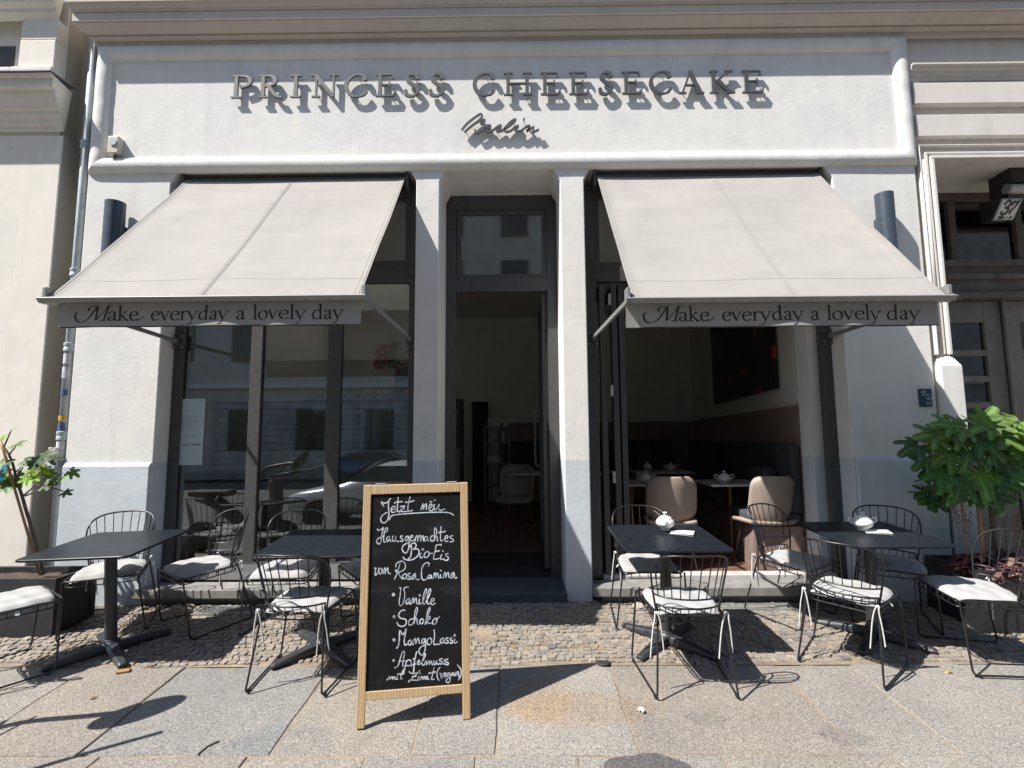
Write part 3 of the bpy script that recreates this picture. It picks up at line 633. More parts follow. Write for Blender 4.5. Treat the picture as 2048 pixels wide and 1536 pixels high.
for x0, x1 in ((3.79, 4.86), (4.885, 5.95)):
    mb = MB(); yy = YE + .02
    mb.box(x0, x0 + .50 if x0 < 4 else x0 + .16, yy, yy + .07, .30, 2.985); mb.box(x1 - .17, x1, yy, yy + .07, .30, 2.985); xa, xb = (x0 + .50 if x0 < 4 else x0 + .16), x1 - .17
    zs = [2.72, 2.46, 2.20, 1.94, 1.60]; mb.box(xa, xb, yy + .001, yy + .07, 2.77, 2.985)
    for z in zs[1:-1]: mb.box(xa, xb, yy + .004, yy + .066, z - .03, z + .03)
    mb.box(xa, xb, yy + .001, yy + .07, .30, 1.62); mb.box(xa + .05, xb - .05, yy - .012, yy + .0, .5, 1.5)
    dl = mb.build('street_door_leaf', M['doorw'], ent, world=True, bevel=.006)
    pane(dl, xa, xb, 1.62, 2.77, yy + .03, M['glassd'])
mb = MB(); mb.tube([(4.873, YE - .005, .3), (4.873, YE - .005, 2.98)], .018, 8); mb.build('astragal', M['doorw'], ent, world=True)
mb = MB(); mb.box(3.7, 6.1, YE + .6, YE + 5, .2, 4.2); 
mbx = MB(); mbx.box(3.8, 6.2, YE + 2.2, YE + 2.3, .2, 4.3); mbx.box(6.1, 6.2, YE + .1, YE + 2.2, .2, 4.3); mbx.box(3.82, 6.1, YE + .1, YE + 2.2, 4.2, 4.3); mbx.box(4.0, 6.1, YE + .1, YE + 2.2, .2, .3)
mbx.build('hallway', M['inwall'], ent, world=True)
mb = MB(); mb.box(3.8, 6.0, F + .1, YE + .1, .1, .36); mb.build('entrance_step', M['step'], ent, world=True)
# lit box with the house number, on the lintel of the entrance
P = [at_y(1987, 441, 4.72), at_y(2027, 440, 4.72), at_y(2046, 397, 4.60), at_y(2006, 398, 4.60)]
hn = thing('house_number_lantern', 'black wall lantern with a white number 37 plate under the entrance soffit', 'house number', tuple((P[0] + P[1]) / 2))
nrm = (P[1] - P[0]).cross(P[3] - P[0]).normalized()
if nrm.y > 0: nrm = -nrm
mb = MB(); back = [p - nrm * .012 for p in P]; 
def grow(Q, k): c = sum(Q, Vector()) / 4; return [c + (q - c) * k for q in Q]
A = grow(back, 1.10); Bk = [Vector((p.x, 4.84, z)) for p, z in zip(A, (A[0].z + .02, A[1].z + .02, A[2].z + .05, A[3].z + .05))]
b = len(mb.v); mb.v += A + Bk
for q in ((0, 1, 2, 3), (0, 4, 5, 1), (1, 5, 6, 2), (2, 6, 7, 3), (3, 7, 4, 0), (7, 6, 5, 4)): mb.face([b + i for i in q])
mb.build('lantern_body', M['dark'], hn, world=True, bevel=.006)
mb = MB(); cxl = (A[0].x + A[1].x) / 2; mb.box(cxl - .03, cxl + .03, 4.68, 4.80, A[2].z + .03, 4.119); mb.build('hanger', M['dark'], hn, world=True)
mb = MB(); mb.prism([0, 1, 2, 3], lambda i: P[i], lambda i: P[i] - nrm * .011); pl = mb.build('number_plate', M['porc'], hn, world=True, bevel=.004)
def PL(u, v, d): return P[0] + (P[1] - P[0]) * u + (P[3] - P[0]) * v + nrm * (d + .001)
mb = MB()
for i, (S_, w_) in enumerate([([(.2, .78), (.3, .9), (.44, .88), (.48, .74), (.38, .62), (.3, .60)], .05), ([(.3, .60), (.44, .58), (.50, .46), (.44, .32), (.3, .28), (.2, .36)], .055), ([(.22, .77), (.24, .75)], .05), ([(.2, .38), (.22, .40)], .055), ([(.58, .72), (.62, .86), (.72, .84), (.84, .86)], .05), ([(.86, .92), (.78, .66), (.66, .46), (.64, .32)], .05), ([(.57, .66), (.575, .92)], .018), ([(.2, .13), (.84, .13)], .014), ([(.74, .2), (.85, .13), (.74, .06)], .018), ([(.14, .06), (.24, .13), (.14, .2)], .022), ([(.24, .06), (.34, .13), (.24, .2)], .022), ([(.34, .06), (.44, .13), (.34, .2)], .022), ([(.03, .03), (.97, .03)], .008), ([(.97, .03), (.97, .97)], .008), ([(.97, .97), (.03, .97)], .008), ([(.03, .97), (.03, .03)], .008)]):
    mb.stroke(S_, w_ * 1.12, PL, .0006, z0=.0002 * (i % 5), n=6)
mb.build('numerals', M['ink'], hn, world=True)
tb = thing('tube_lamp', 'white tube lamp with dark end cap fixed under the entrance soffit', 'lamp', (4.9, 4.62, 4.0))
a = at_y(2012, 378, 4.62)
mb = MB(); mb.tube([(a.x + .02, 4.62, a.z), (a.x + 1.0, 4.62, a.z)], .045, 14); mb.build('diffuser', M['track'], tb, world=True, smooth=False)
mb = MB(); mb.tube([(a.x, 4.62, a.z), (a.x + .0195, 4.62, a.z)], .047, 14); mb.build('end_cap', M['alu'], tb, world=True)
mb = MB(); mb.box(a.x, a.x + 1.05, 4.56, 4.70, a.z + .046, 4.115); mb.build('mount', M['dark'], tb, world=True)

# ---------------------------------------------------------------- neighbour on the left
nb = thing('neighbouring_house', 'cream house front with a moulded stone band standing forward on the left', 'building', (-5, 4.2, .28))
mb = MB(); mb.box(-9, -4.145, 4.42, 4.75, .15, 4.45); mb.box(-9, -4.19, 4.43, 4.75, 4.451, 5.8); 
mb.build('front_wall', M['cream'], nb, world=True, bevel=.008)
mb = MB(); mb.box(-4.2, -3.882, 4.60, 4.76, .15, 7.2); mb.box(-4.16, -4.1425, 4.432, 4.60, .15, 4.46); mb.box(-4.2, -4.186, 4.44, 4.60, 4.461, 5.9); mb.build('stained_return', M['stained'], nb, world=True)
bandp = [(0, 4.48), (.012, 4.48), (.020, 4.522), (.044, 4.536), (.044, 4.544), (.048, 4.575), (.072, 4.598), (.072, 4.606), (.076, 4.634), (.100, 4.65), (.100, 4.658), (.108, 4.686), (.148, 4.728), (.160, 4.778), (.188, 4.789), (.196, 4.792), (.196, 4.866), (.220, 4.872), (.232, 4.892), (-.05, 4.90)]
molding('stone_band', bandp, 4.42, lambda p: -9, lambda p: -4.135 + max(p, 0) * .22, M['cream'], nb)
mb = MB(); mb.prism([(4.166, 4.894), (4.45, 4.925), (4.45, 4.935), (4.166, 4.904)], lambda p: (-9, p[0], p[1]), lambda p: (-4.075, p[0], p[1])); mb.build('band_flashing', M['flash'], nb, world=True)
mb = MB(); mb.box(-4.53, -4.20, 4.33, 4.46, 5.045, 5.325); mb.box(-4.53, -4.195, 4.332, 4.46, 5.326, 5.53); mb.box(-4.57, -4.19, 4.30, 4.46, 4.94, 5.044); mb.box(-9, -4.59, 4.32, 4.46, 4.94, 5.055); mb.build('pilaster_base', M['cream'], nb, world=True, bevel=.008)
molding('upper_band', [(0, 5.52), (.015, 5.54), (.045, 5.57), (.05, 5.60), (.09, 5.63), (.10, 5.70), (.15, 5.75), (.15, 5.95), (-.1, 5.95)], 4.34, lambda p: -9, lambda p: -4.2 + p * .4, M['cream'], nb)
mb = MB(); mb.box(-4.93, -4.67, 4.422, 4.429, 5.14, 5.34); mb.build('grille', M['dark'], nb, world=True)
# downpipe
dp = thing('downpipe', 'pale grey downpipe with old stickers running down the corner left of the cafe', 'pipe', (-3.90, 4.33, .29))
px, py = -3.955, 4.455
mb = MB(); mb.tube([(px + .0, py, .2), (px, py, 7)], .030, 14); mb.build('pipe', M['zinc'], dp, world=True, smooth=True)
for z in (4.33, 3.12, 2.44, 1.66): mb = MB(); mb.lathe([(.034, 0), (.041, .005), (.041, .03), (.037, .035), (.037, .05), (.042, .055), (.042, .075), (.034, .08)], (px, py, z), 14); mb.build('joint_collar', M['zinc'], dp, world=True, smooth=True, auto=40)
for (z, h, mt) in ((2.20, .10, 'sticker'), (2.05, .05, 'bluest'), (1.83, .045, 'yellow'), (1.71, .10, 'bluest'), (1.50, .15, 'sticker'), (2.33, .09, 'sticker')):
    mb = MB(); mb.grid(8, 1, lambda u, v: (px + .0352 * math.cos(R_(190 + 150 * u)), py + .0352 * math.sin(R_(190 + 150 * u)), z + h * v)); mb.build('sticker', M[mt], dp, world=True, smooth=True)
mb = MB(); mb.box(px - .045, px + .02, py - .075, py - .036, 1.42, 1.60); mb.build('meter_box', M['sticker'], dp, world=True, bevel=.004)

# ---------------------------------------------------------------- letters above the awnings
# strokes per capital: (points, 'p' nib | 't' thin | 'k' thick)
CAPS = {
 'P': (.78, [([(.17, 0), (.17, 1)], 'k'), ([(.0, .025), (.36, .025)], 't'), ([(.02, .975), (.2, .975)], 't'), ([(.2, .965), (.42, .97), (.60, .90), (.66, .74), (.60, .57), (.44, .48), (.34, .50)], 'p')]),
 'R': (.98, [([(.15, 0), (.15, 1)], 'k'), ([(.0, .025), (.32, .025)], 't'), ([(.01, .975), (.2, .975)], 't'), ([(.2, .965), (.40, .97), (.56, .90), (.62, .76), (.56, .60), (.42, .52), (.2, .51)], 'p'), ([(.36, .52), (.52, .28), (.70, .07), (.92, .0)], 'p')]),
 'I': (.52, [([(.26, 0), (.26, 1)], 'k'), ([(.04, .025), (.48, .025)], 't'), ([(.04, .975), (.48, .975)], 't')]),
 'N': (1.2, [([(.22, .0), (.22, .95)], 'm'), ([(.04, .025), (.40, .025)], 't'), ([(.0, .975), (.24, .975)], 't'), ([(.20, .97), (.96, .02)], 'k'), ([(.97, .0), (.97, 1)], 'm'), ([(.79, .975), (1.16, .975)], 't')]),
 'C': (.98, [([(.86, .72), (.80, .93), (.56, .985), (.30, .90), (.10, .66), (.08, .40), (.24, .12), (.50, .015), (.76, .06), (.92, .26)], 'p'), ([(.865, .985), (.865, .70)], 't')]),
 'E': (.90, [([(.20, 0), (.20, 1)], 'k'), ([(.02, .975), (.74, .975)], 't'), ([(.02, .025), (.80, .025)], 't'), ([(.2, .52), (.60, .52)], 't'), ([(.73, .98), (.755, .78)], 't'), ([(.60, .64), (.60, .40)], 't'), ([(.78, .02), (.86, .25)], 't')]),
 'S': (.72, [([(.58, .76), (.52, .93), (.36, .985), (.18, .91), (.14, .74), (.30, .57), (.50, .45), (.60, .28), (.52, .08), (.32, .01), (.12, .07), (.06, .28)], 's'), ([(.60, .98), (.60, .74)], 't'), ([(.055, .30), (.055, .02)], 't')]),
 'H': (1.22, [([(.20, 0), (.20, 1)], 'k'), ([(1.0, 0), (1.0, 1)], 'k'), ([(.02, .025), (.40, .025)], 't'), ([(.02, .975), (.40, .975)], 't'), ([(.82, .025), (1.2, .025)], 't'), ([(.82, .975), (1.2, .975)], 't'), ([(.2, .52), (1.0, .52)], 't')]),
 'A': (1.1, [([(.16, .02), (.55, 1.0)], 'm'), ([(.52, 1.02), (.92, .02)], 'k'), ([(.0, .025), (.33, .025)], 't'), ([(.74, .025), (1.1, .025)], 't'), ([(.30, .37), (.76, .37)], 't')]),
 'K': (1.1, [([(.20, 0), (.20, 1)], 'k'), ([(.02, .025), (.40, .025)], 't'), ([(.02, .975), (.40, .975)], 't'), ([(.26, .50), (.88, .97)], 'm'), ([(.40, .56), (.66, .26), (.90, .03)], 'k2'), ([(.70, .975), (1.04, .975)], 't'), ([(.70, .025), (1.1, .025)], 't')]),
}
shop = thing('shop_lettering', 'raised grey serif capitals on pins across the white sign panel', 'sign letters', (-.15, F, 4.77))
LX = [('P', 461, 505), ('R', 517, 566), ('I', 578, 602), ('N', 621, 677), ('C', 688, 735), ('E', 750, 792), ('S', 808, 841), ('S', 858, 891), ('C', 946, 991), ('H', 1007, 1065), ('E', 1081, 1123), ('E', 1138, 1180), ('S', 1198, 1229), ('E', 1244, 1287), ('C', 1300, 1346), ('A', 1358, 1409), ('K', 1420, 1471), ('E', 1485, 1531)]
YL = F - .044
for li, (ch, xa, xb) in enumerate(LX):
    tt = (xa - 462) / 1068.; a = at_y(xa, 195 - 10.5 * tt, YL); b_ = at_y(xb, 195 - 10.5 * tt, YL); Wd = b_.x - a.x; adv, S_ = CAPS[ch]; H = .218; sx = Wd / adv; zb = a.z
    mb = MB(); Fm = lambda u, v, d: (a.x + u, YL + .0 - d, zb + v); tw = .0165; th = .0065
    for si, (P_, kind) in enumerate(S_):
        pts = [(p[0] * sx, p[1] * H) for p in P_]; dd = .020 + .0004 * si
        if kind == 'k': mb.stroke(pts, tw, Fm, dd, z0=-.02, cap=False)
        elif kind == 'k2': mb.stroke(pts, tw * .95, Fm, dd, z0=-.02, cap=False)
        elif kind == 'm': mb.stroke(pts, .0085, Fm, dd, z0=-.02, cap=False)
        elif kind == 't': mb.stroke(pts, th, Fm, dd, z0=-.02, n=1, cap=False)
        elif kind == 's': mb.stroke(pts, tw * 1.05, Fm, dd, z0=-.02, n=6, pen=(.006, R_(35)), cap=False)
        else: mb.stroke(pts, tw * 1.12, Fm, dd, z0=-.02, n=6, pen=(.006, R_(12)), cap=False)
    pins = {'P': [(.17, .2), (.17, .8)], 'I': [(.26, .2), (.26, .8)]}.get(ch, [(.2, .2), (.2, .8), (.7 * adv, .1)])
    if ch in 'CS': pins = [(.5 * adv, .985), (.5 * adv, .02)]
    if ch == 'A': pins = [(.2, .1), (.85, .15)]
    for (u, v) in pins: mb.tube([(a.x + u * sx, YL + .018, zb + v * H), (a.x + u * sx, F + .01, zb + v * H)], .004, 6)
    mb.build('letter', M['letter'], shop, world=True)
scr = thing('script_lettering', 'small raised grey handwritten word on pins below the capitals', 'sign letters', (-.12, F, 4.42))
BE = [[(140, 450), (230, 340), (370, 220), (510, 130), (555, 150), (540, 200), (470, 270), (300, 400), (200, 490)], [(200, 490), (290, 410), (430, 305), (580, 245), (610, 265), (585, 305), (530, 325), (585, 345), (590, 400), (540, 470), (470, 510), (420, 512), (412, 450)],
      [(630, 435), (700, 415), (730, 375), (700, 360), (650, 390), (625, 450), (670, 490), (760, 470), (830, 420), (900, 370), (940, 362), (930, 420), (870, 450), (860, 480), (930, 480), (1000, 445), (1120, 370), (1230, 270), (1230, 240), (1150, 280), (1040, 390), (1010, 450), (1050, 490), (1140, 470), (1220, 400)],
      [(1225, 405), (1280, 370), (1290, 395), (1235, 415), (1230, 455), (1290, 480), (1370, 460), (1460, 390), (1530, 370), (1510, 430), (1470, 480), (1540, 430), (1610, 400), (1600, 460), (1620, 490), (1710, 450)], [(1410, 225), (1412, 250)]]
mb = MB(); sc = 200 / 2048
Q0 = at_y(910, 255, YL)
for si, S_ in enumerate(BE):
    pts = []
    for (u, v) in S_:
        w_ = at_y(910 + u * sc, 215 + v * sc, YL); pts.append((w_.x, w_.z))
    mb.stroke(pts, .0078, lambda u, v, d: (u, YL - d, v), .018 + .0006 * si, z0=-.016, n=5)
for (u, v) in ((230, 480), (560, 200), (880, 480), (1215, 310), (1412, 245), (1620, 480)):
    w_ = at_y(910 + u * sc, 215 + v * sc, YL); mb.tube([(w_.x, YL + .014, w_.z), (w_.x, F + .01, w_.z)], .003, 6)
mb.build('script_word', M['letter'], scr, world=True)

# ---------------------------------------------------------------- awnings
# calligraphic lower case, unit = x height
LOW = {
 'a': [([(.10, .74), (.22, .95), (.42, 1.0), (.60, .86), (.62, .6), (.62, .2), (.70, .03), (.84, .06)], 1), ([(.62, .60), (.34, .50), (.10, .30), (.14, .08), (.34, .0), (.62, .22)], 1)],
 'k': [([(.18, 1.66), (.18, .02)], 1), ([(.0, 1.58), (.18, 1.66)], 0), ([(.0, .015), (.38, .015)], 0), ([(.2, .46), (.66, .96)], 0), ([(.34, .56), (.62, .22), (.92, .0)], 1), ([(.50, .975), (.86, .975)], 0), ([(.66, .015), (.98, .015)], 0)],
 'e': [([(.10, .58), (.80, .60)], 0), ([(.80, .60), (.74, .88), (.48, 1.0), (.20, .86), (.06, .50), (.18, .14), (.46, .0), (.82, .20)], 1)],
 'v': [([(.12, .97), (.46, .0)], 1), ([(.44, .0), (.82, .96)], 0), ([(.0, .975), (.28, .975)], 0), ([(.66, .975), (.98, .975)], 0)],
 'r': [([(.20, .98), (.20, .02)], 1), ([(.02, .92), (.20, 1.0)], 0), ([(.02, .015), (.42, .015)], 0), ([(.22, .70), (.40, .95), (.56, .99), (.66, .90)], 1)],
 'y': [([(.12, .97), (.46, .04)], 1), ([(.82, .96), (.44, .0), (.28, -.42), (.08, -.46)], 0), ([(.0, .975), (.28, .975)], 0), ([(.66, .975), (.98, .975)], 0), ([(.06, -.46), (.14, -.46)], 1)],
 'd': [([(.74, 1.66), (.74, .2), (.80, .03), (.92, .05)], 1), ([(.56, 1.58), (.74, 1.66)], 0), ([(.74, .84), (.50, 1.0), (.20, .84), (.06, .46), (.18, .08), (.44, .0), (.74, .24)], 1)],
 'l': [([(.20, 1.66), (.20, .02)], 1), ([(.02, 1.58), (.20, 1.66)], 0), ([(.02, .015), (.40, .015)], 0)],
 'o': [([(.50, 1.0), (.20, .86), (.06, .50), (.20, .12), (.50, .0), (.80, .14), (.94, .50), (.80, .88), (.50, 1.0)], 1)],
}
SW = [[(275, 200), (252, 235), (252, 280), (290, 328), (355, 335), (430, 290), (490, 205), (550, 132)], [(440, 188), (430, 165), (465, 132), (552, 128)]]
MK = [([(550, 128), (530, 318)], 1), ([(530, 318), (690, 125)], 0), ([(688, 125), (635, 318)], 1), ([(592, 320), (662, 318)], 0), ([(680, 123), (722, 121)], 0)]
TXT = [('a', 216.5, 235), ('k', 236.5, 258), ('e', 259, 276), ('e', 302.5, 319), ('v', 320, 341), ('e', 341, 359), ('r', 361, 375), ('y', 375, 399), ('d', 399, 418), ('a', 421, 437), ('y', 437, 461), ('a', 474, 491), ('l', 506, 516), ('o', 517, 536), ('v', 537, 559), ('e', 559, 578), ('l', 580, 590), ('y', 590, 613), ('d', 624, 645), ('a', 648, 664), ('y', 665, 688)]
VW = 608.                                                     # photo px across a valance
def awning(x0, x1, yf, zf, px0, px1, label):
    ytop, ztop = F + .05, 4.025; cx_ = (x0 + x1) / 2
    t = thing('awning', label, 'awning', (cx_, F, 3.98), group='taupe awnings over the cafe windows')
    mb = MB()
    def fab(u, v):
        x = x0 + (x1 - x0) * u; sag = -.022 * math.sin(math.pi * v) * (1 - .35 * math.cos(4 * math.pi * u)) - .005 * math.sin(v * 9 + u * 5) + .0035 * math.sin((u * 2.2 - v * 1.1) * 14) * math.exp(-((min(u, 1 - u)) / .16) ** 2) * math.sin(math.pi * v) + .0025 * math.sin(u * 38 + 2 * math.sin(v * 5)) * v * (1 - v) * 2; edge = .01 * (max(0, 1 - u * 30) + max(0, 1 - (1 - u) * 30))
        return (x, ytop + (yf - ytop) * v, ztop + (zf - ztop) * v + sag + edge)
    mb.grid(60, 26, fab); mb.build('fabric', M['awning'], t, smooth=True, world=True)
    us = .49 if cx_ < 0 else .52
    for u0, w_ in ((us, .0055), (.0075, .004), (.021, .0012), (.9925, .004), (.979, .0012), (us + .0085, .0016), (us - .0085, .0012)):
        mb = MB(); mb.grid(1, 26, lambda u, v: (lambda q: (q[0], q[1] - .0008, q[2] + .0035))(fab(u0 + (u - .5) * w_, v))); mb.build('seam', M['seam'], t, smooth=True, world=True)
    mb = MB(); mb.grid(40, 1, lambda u, v: (lambda q: (q[0], q[1] - .0008, q[2] + .0030))(fab(.01 + .98 * u, .885 + .0014 * v))); mb.build('seam', M['seam'], t, smooth=True, world=True)
    # front rail with end brackets
    mb = MB(); prof = [(yf + .03, zf + .008), (yf - .03, zf + .002), (yf - .042, zf - .006), (yf - .036, zf - .016), (yf - .02, zf - .034), (yf + .03, zf - .034)]
    mb.prism(prof, lambda p: (x0 - .045, p[0], p[1]), lambda p: (x1 + .045, p[0], p[1])); mb.build('front_rail', M['alu'], t, world=True, bevel=.003)
    for xx in (x0 - .036, x1 + .012):
        mb = MB(); mb.box(xx, xx + .024, yf - .01, yf + .07, zf + .009, zf + .075); mb.box(xx + .004, xx + .02, yf - .03, yf + .0, zf - .0335, zf + .0085); mb.build('end_bracket', M['alu'], t, world=True, bevel=.004)
    # valance and its line of print
    vz1, vz0 = zf - .032, zf - .032 - .152; yv = yf + .024; vx0, vx1 = at_y(px0, 628, yv).x, at_y(px1, 628, yv).x
    def val(u, v): return (vx0 + (vx1 - vx0) * u, yv + .007 * math.sin(u * 23 + 1.5 * math.sin(u * 9)) * (1.1 - v) + .006 * (1 - v) * math.sin(u * 7 + 1) + .02 * math.exp(-((u) / .03) ** 2) * (1 - v) * .6, vz0 + (vz1 - vz0) * v)
    mb = MB(); mb.grid(70, 6, val); va = mb.build('valance', M['awning'], t, world=True, smooth=True)
    mb = MB(); mb.tube([val(k / 40, 0.0) for k in range(41)], .004, 6); mb.build('valance_hem', M['blackp'], va, world=True)
    hpx = (vz1 - vz0) / 49.; k = (vx1 - vx0) / VW
    def TX(u, v, d): uu = u / VW; q = val(min(1, max(0, uu)), max(0, min(1, (v * 1.0) / 49.))); return (q[0], q[1] - .0015 - d, q[2])
    words = [MB() for _ in range(5)]; wi = 0; base = 13.
    def st(P_, wt, n=5, pen=True):
        mb = words[wi]; global_l = .00012 * (len(mb.f) % 7)
        mb.stroke(P_, 2.0 if wt else .85, TX, 0, z0=global_l, n=n, pen=(.7, R_(14)) if wt else None, cap=not wt)
    q = lambda p: (p[0] / 6.4 + 110 - 114, base + (320 - p[1]) / 6.4)
    for S_ in SW: st([q(p) for p in S_], 1, 6)
    for S_, wt in MK: st([q(p) for p in S_], wt)
    st([(q((1050, 318))), q((1090, 305)), q((1120, 285)), q((1132, 262))], 0, 6)
    for ch, xa, xb in TXT:
        wi = 0 if xa < 290 else 1 if xa < 465 else 2 if xa < 500 else 3 if xa < 620 else 4
        wch = {'a': .84, 'k': .98, 'e': .84, 'v': .98, 'r': .68, 'y': .98, 'd': .92, 'l': .42, 'o': 1.0}[ch]; sx = (xb - xa) / wch
        for S_, wt in LOW[ch]: st([(xa - 114 + p[0] * sx, base + p[1] * 18.6) for p in S_], wt, 6 if len(S_) > 2 else 1)
    for mb in words: mb.build('printed_word', M['blackp'], va, world=True, recalc=False)
    # cassette, arms, wall brackets
    mb = MB(); mb.tube([(x0 + .005, F + .08, 4.018), (x1 - .005, F + .08, 4.018)], .042, 16); mb.box(x0 - .02, x1 + .02, F + .06, F + .17, 4.061, 4.085); mb.build('roller', M['frame'], t, world=True)
    for xx in (x0 - .03, x1 + .005): mb = MB(); mb.box(xx, xx + .025, F + .03, F + .175, 3.93, 4.083); mb.build('cassette_end', M['frame'], t, world=True, bevel=.004)
    for xx, xe in ((x0 - .055, x0 - .02), (x1 + .055, x1 + .02)):
        mb = MB(); zp = 2.545; mb.bar((xx, YW - .03, zp), (xe, yf + .05, zf - .005), .022, .034); mb.build('arm', M['alu'] if xe == x0 - .02 or True else 0, t, world=True, bevel=.004)
        mb = MB(); mb.box(xx - .05, xx + .05, YW - .022, YW - .001, zp - .07, zp + .07); mb.box(xx - .02, xx + .02, YW - .06, YW - .022, zp - .03, zp + .03); br = mb.build('wall_bracket', M['frame'], t, world=True, bevel=.005)
        for bx_, bz in ((-.033, -.05), (.033, -.05), (-.033, .05), (.033, .05)): mb = MB(); mb.tube([(xx + bx_, YW - .021, zp + bz), (xx + bx_, YW - .029, zp + bz)], .009, 8); mb.build('bolt', M['alu'], br, world=True)
    return t
awning(-3.013, -.996, 3.21, 2.575, 114, 722, 'taupe awning lettered on its valance, over the left window behind the chalkboard')
awning(.757, 2.768, 3.235, 2.545, 1252, 1876, 'taupe awning lettered on its valance, over the open right window')

# ---------------------------------------------------------------- wall lamps, boxes, plate
def wall_lamp(x, r, z0, z1, label):
    t = thing('wall_lamp', label, 'lamp', (x, F, (z0 + z1) / 2), group='slate tube lamps on the cafe wall')
    yc = F - .03 - r
    mb = MB(); n = 36
    for (ra, rb, za, zb) in ((r, r, z0, z1), (r, r - .006, z1, z1 + .001), (r - .006, r - .006, z1 + .001, z0 - .001), (r - .006, r, z0 - .001, z0)):
        for k in range(n):
            a, c = 2 * math.pi * k / n, 2 * math.pi * (k + 1) / n; mb.poly([(x + ra * math.cos(a), yc + ra * math.sin(a), za), (x + ra * math.cos(c), yc + ra * math.sin(c), za), (x + rb * math.cos(c), yc + rb * math.sin(c), zb), (x + rb * math.cos(a), yc + rb * math.sin(a), zb)])
    import bmesh
    o = mb.build('lamp_tube', M['lampm'], t, world=True, recalc=False); bm = bmesh.new(); bm.from_mesh(o.data); bmesh.ops.remove_doubles(bm, verts=bm.verts, dist=1e-5); bmesh.ops.recalc_face_normals(bm, faces=bm.faces); bm.to_mesh(o.data); bm.free()
    o.data.polygons.foreach_set('use_smooth', [True] * len(o.data.polygons)); o.data.set_sharp_from_angle(angle=R_(35))
    mb = MB(); mb.box(x - .035, x + .035, F - .04, F + .004, z0 + .16, z0 + .34); mb.build('wall_mount', M['lampm'], t, world=True, bevel=.003)
    mb = MB(); mb.tube([(x, yc, (z0 + z1) / 2 - .05), (x, yc, (z0 + z1) / 2 + .05)], r - .007, 24); mb.build('lamp_core', M['frame'], t, world=True)
wall_lamp(-3.520, .078, 3.22, 3.745, 'slate blue tube lamp beside the left awning, on the pier next to the downpipe')
wall_lamp(3.238, .071, 3.22, 3.755, 'slate blue tube lamp beside the right awning, on the pier next to the house entrance')
t = thing('junction_box', 'small beige plastic box with a round cover at the sign panel corner', 'box', (-3.61, F, 4.31))
mb = MB(); mb.box(-3.668, -3.572, F - .07, F + .004, 4.235, 4.395); mb.build('box_body', M['beigebox'], t, world=True, bevel=.006)
mb = MB(); mb.tube([(-3.615, F - .069, 4.335), (-3.615, F - .080, 4.335)], .032, 18); mb.build('round_cover', M['zinc'], t, world=True)
mb = MB(); mb.tube([(-3.62, F - .03, 4.24), (-3.62, F - .03, 4.20)], .012, 10); mb.build('cable_gland', M['frame'], t, world=True)
t = thing('marker_plate', 'small dark blue utility plate with white numbers on the shaded right pier', 'plate', (3.515, F, 1.97))
x0, x1, z0, z1 = 3.462, 3.572, 1.895, 2.05
mb = MB(); mb.box(x0, x1, F - .014, F + .004, z0, z1); mb.build('plate', M['blueplate'], t, world=True, bevel=.006)
def text_mesh(txt, size, pos, mat, parent, name):
    cu = bpy.data.curves.new('text', 'FONT'); cu.body = txt; cu.size = size; cu.extrude = .0006; to = bpy.data.objects.new('text', cu); COL.objects.link(to); bpy.context.view_layer.update()
    dg = bpy.context.evaluated_depsgraph_get(); me = bpy.data.meshes.new_from_object(to.evaluated_get(dg)); bpy.data.objects.remove(to)
    for v in me.vertices: v.co = Vector((pos[0] + v.co.x, pos[1] - v.co.z, pos[2] + v.co.y)) - parent.location
    me.materials.clear(); me.materials.append(mat); o = bpy.data.objects.new(name, me); link(o, parent); return o
for txt, s_, x, z in (('AV', .036, .016, .115), ('10,5', .034, .052, .062), ('2,7', .036, .055, .016)): text_mesh(txt, s_, (x0 + x, F - .0148, z0 + z), M['porc'], t, 'plate_number')
mb = MB(); mb.box(x0 + .02, x1 - .02, F - .0152, F - .0142, z0 + .099, z0 + .104); mb.build('plate_line', M['porc'], t, world=True)
# ---------------------------------------------------------------- wire chairs
def rot(th, roll=0., tilt=TILT): return (Matrix.Rotation(tilt, 3, 'X') @ Matrix.Rotation(roll, 3, 'Y') @ Matrix.Rotation(th, 3, 'Z')).to_euler()
def rounded(pts, r, n=4, closed=True):
    out = []; k = len(pts)
    for i in range(k):
        p = Vector(pts[i])
        if not closed and i in (0, k - 1): out.append(p); continue
        a, c = Vector(pts[(i - 1) % k]), Vector(pts[(i + 1) % k]); da, dc = (a - p), (c - p); ra = min(r, da.length * .45); rc_ = min(r, dc.length * .45)
        A, Cc = p + da.normalized() * ra, p + dc.normalized() * rc_
        for j in range(n + 1):
            t = j / n; out.append(A * (1 - t) ** 2 + p * 2 * t * (1 - t) + Cc * t * t)
    return out
def bk(phi, z):
    k = (z - .47) / .33; rx = .192 + .058 * k; ry = .115 + .09 * k
    return Vector((rx * math.sin(phi), -.065 - ry * math.cos(phi), z))
PH = R_(82); NN = 3.0; ZB, ZT = .43, .80
def hoopz(phi): return ZB + (ZT - ZB) * max(0, 1 - abs(phi / PH) ** NN) ** (1 / NN)
CH_GROUP = 'black wire chairs around the pavement tables'
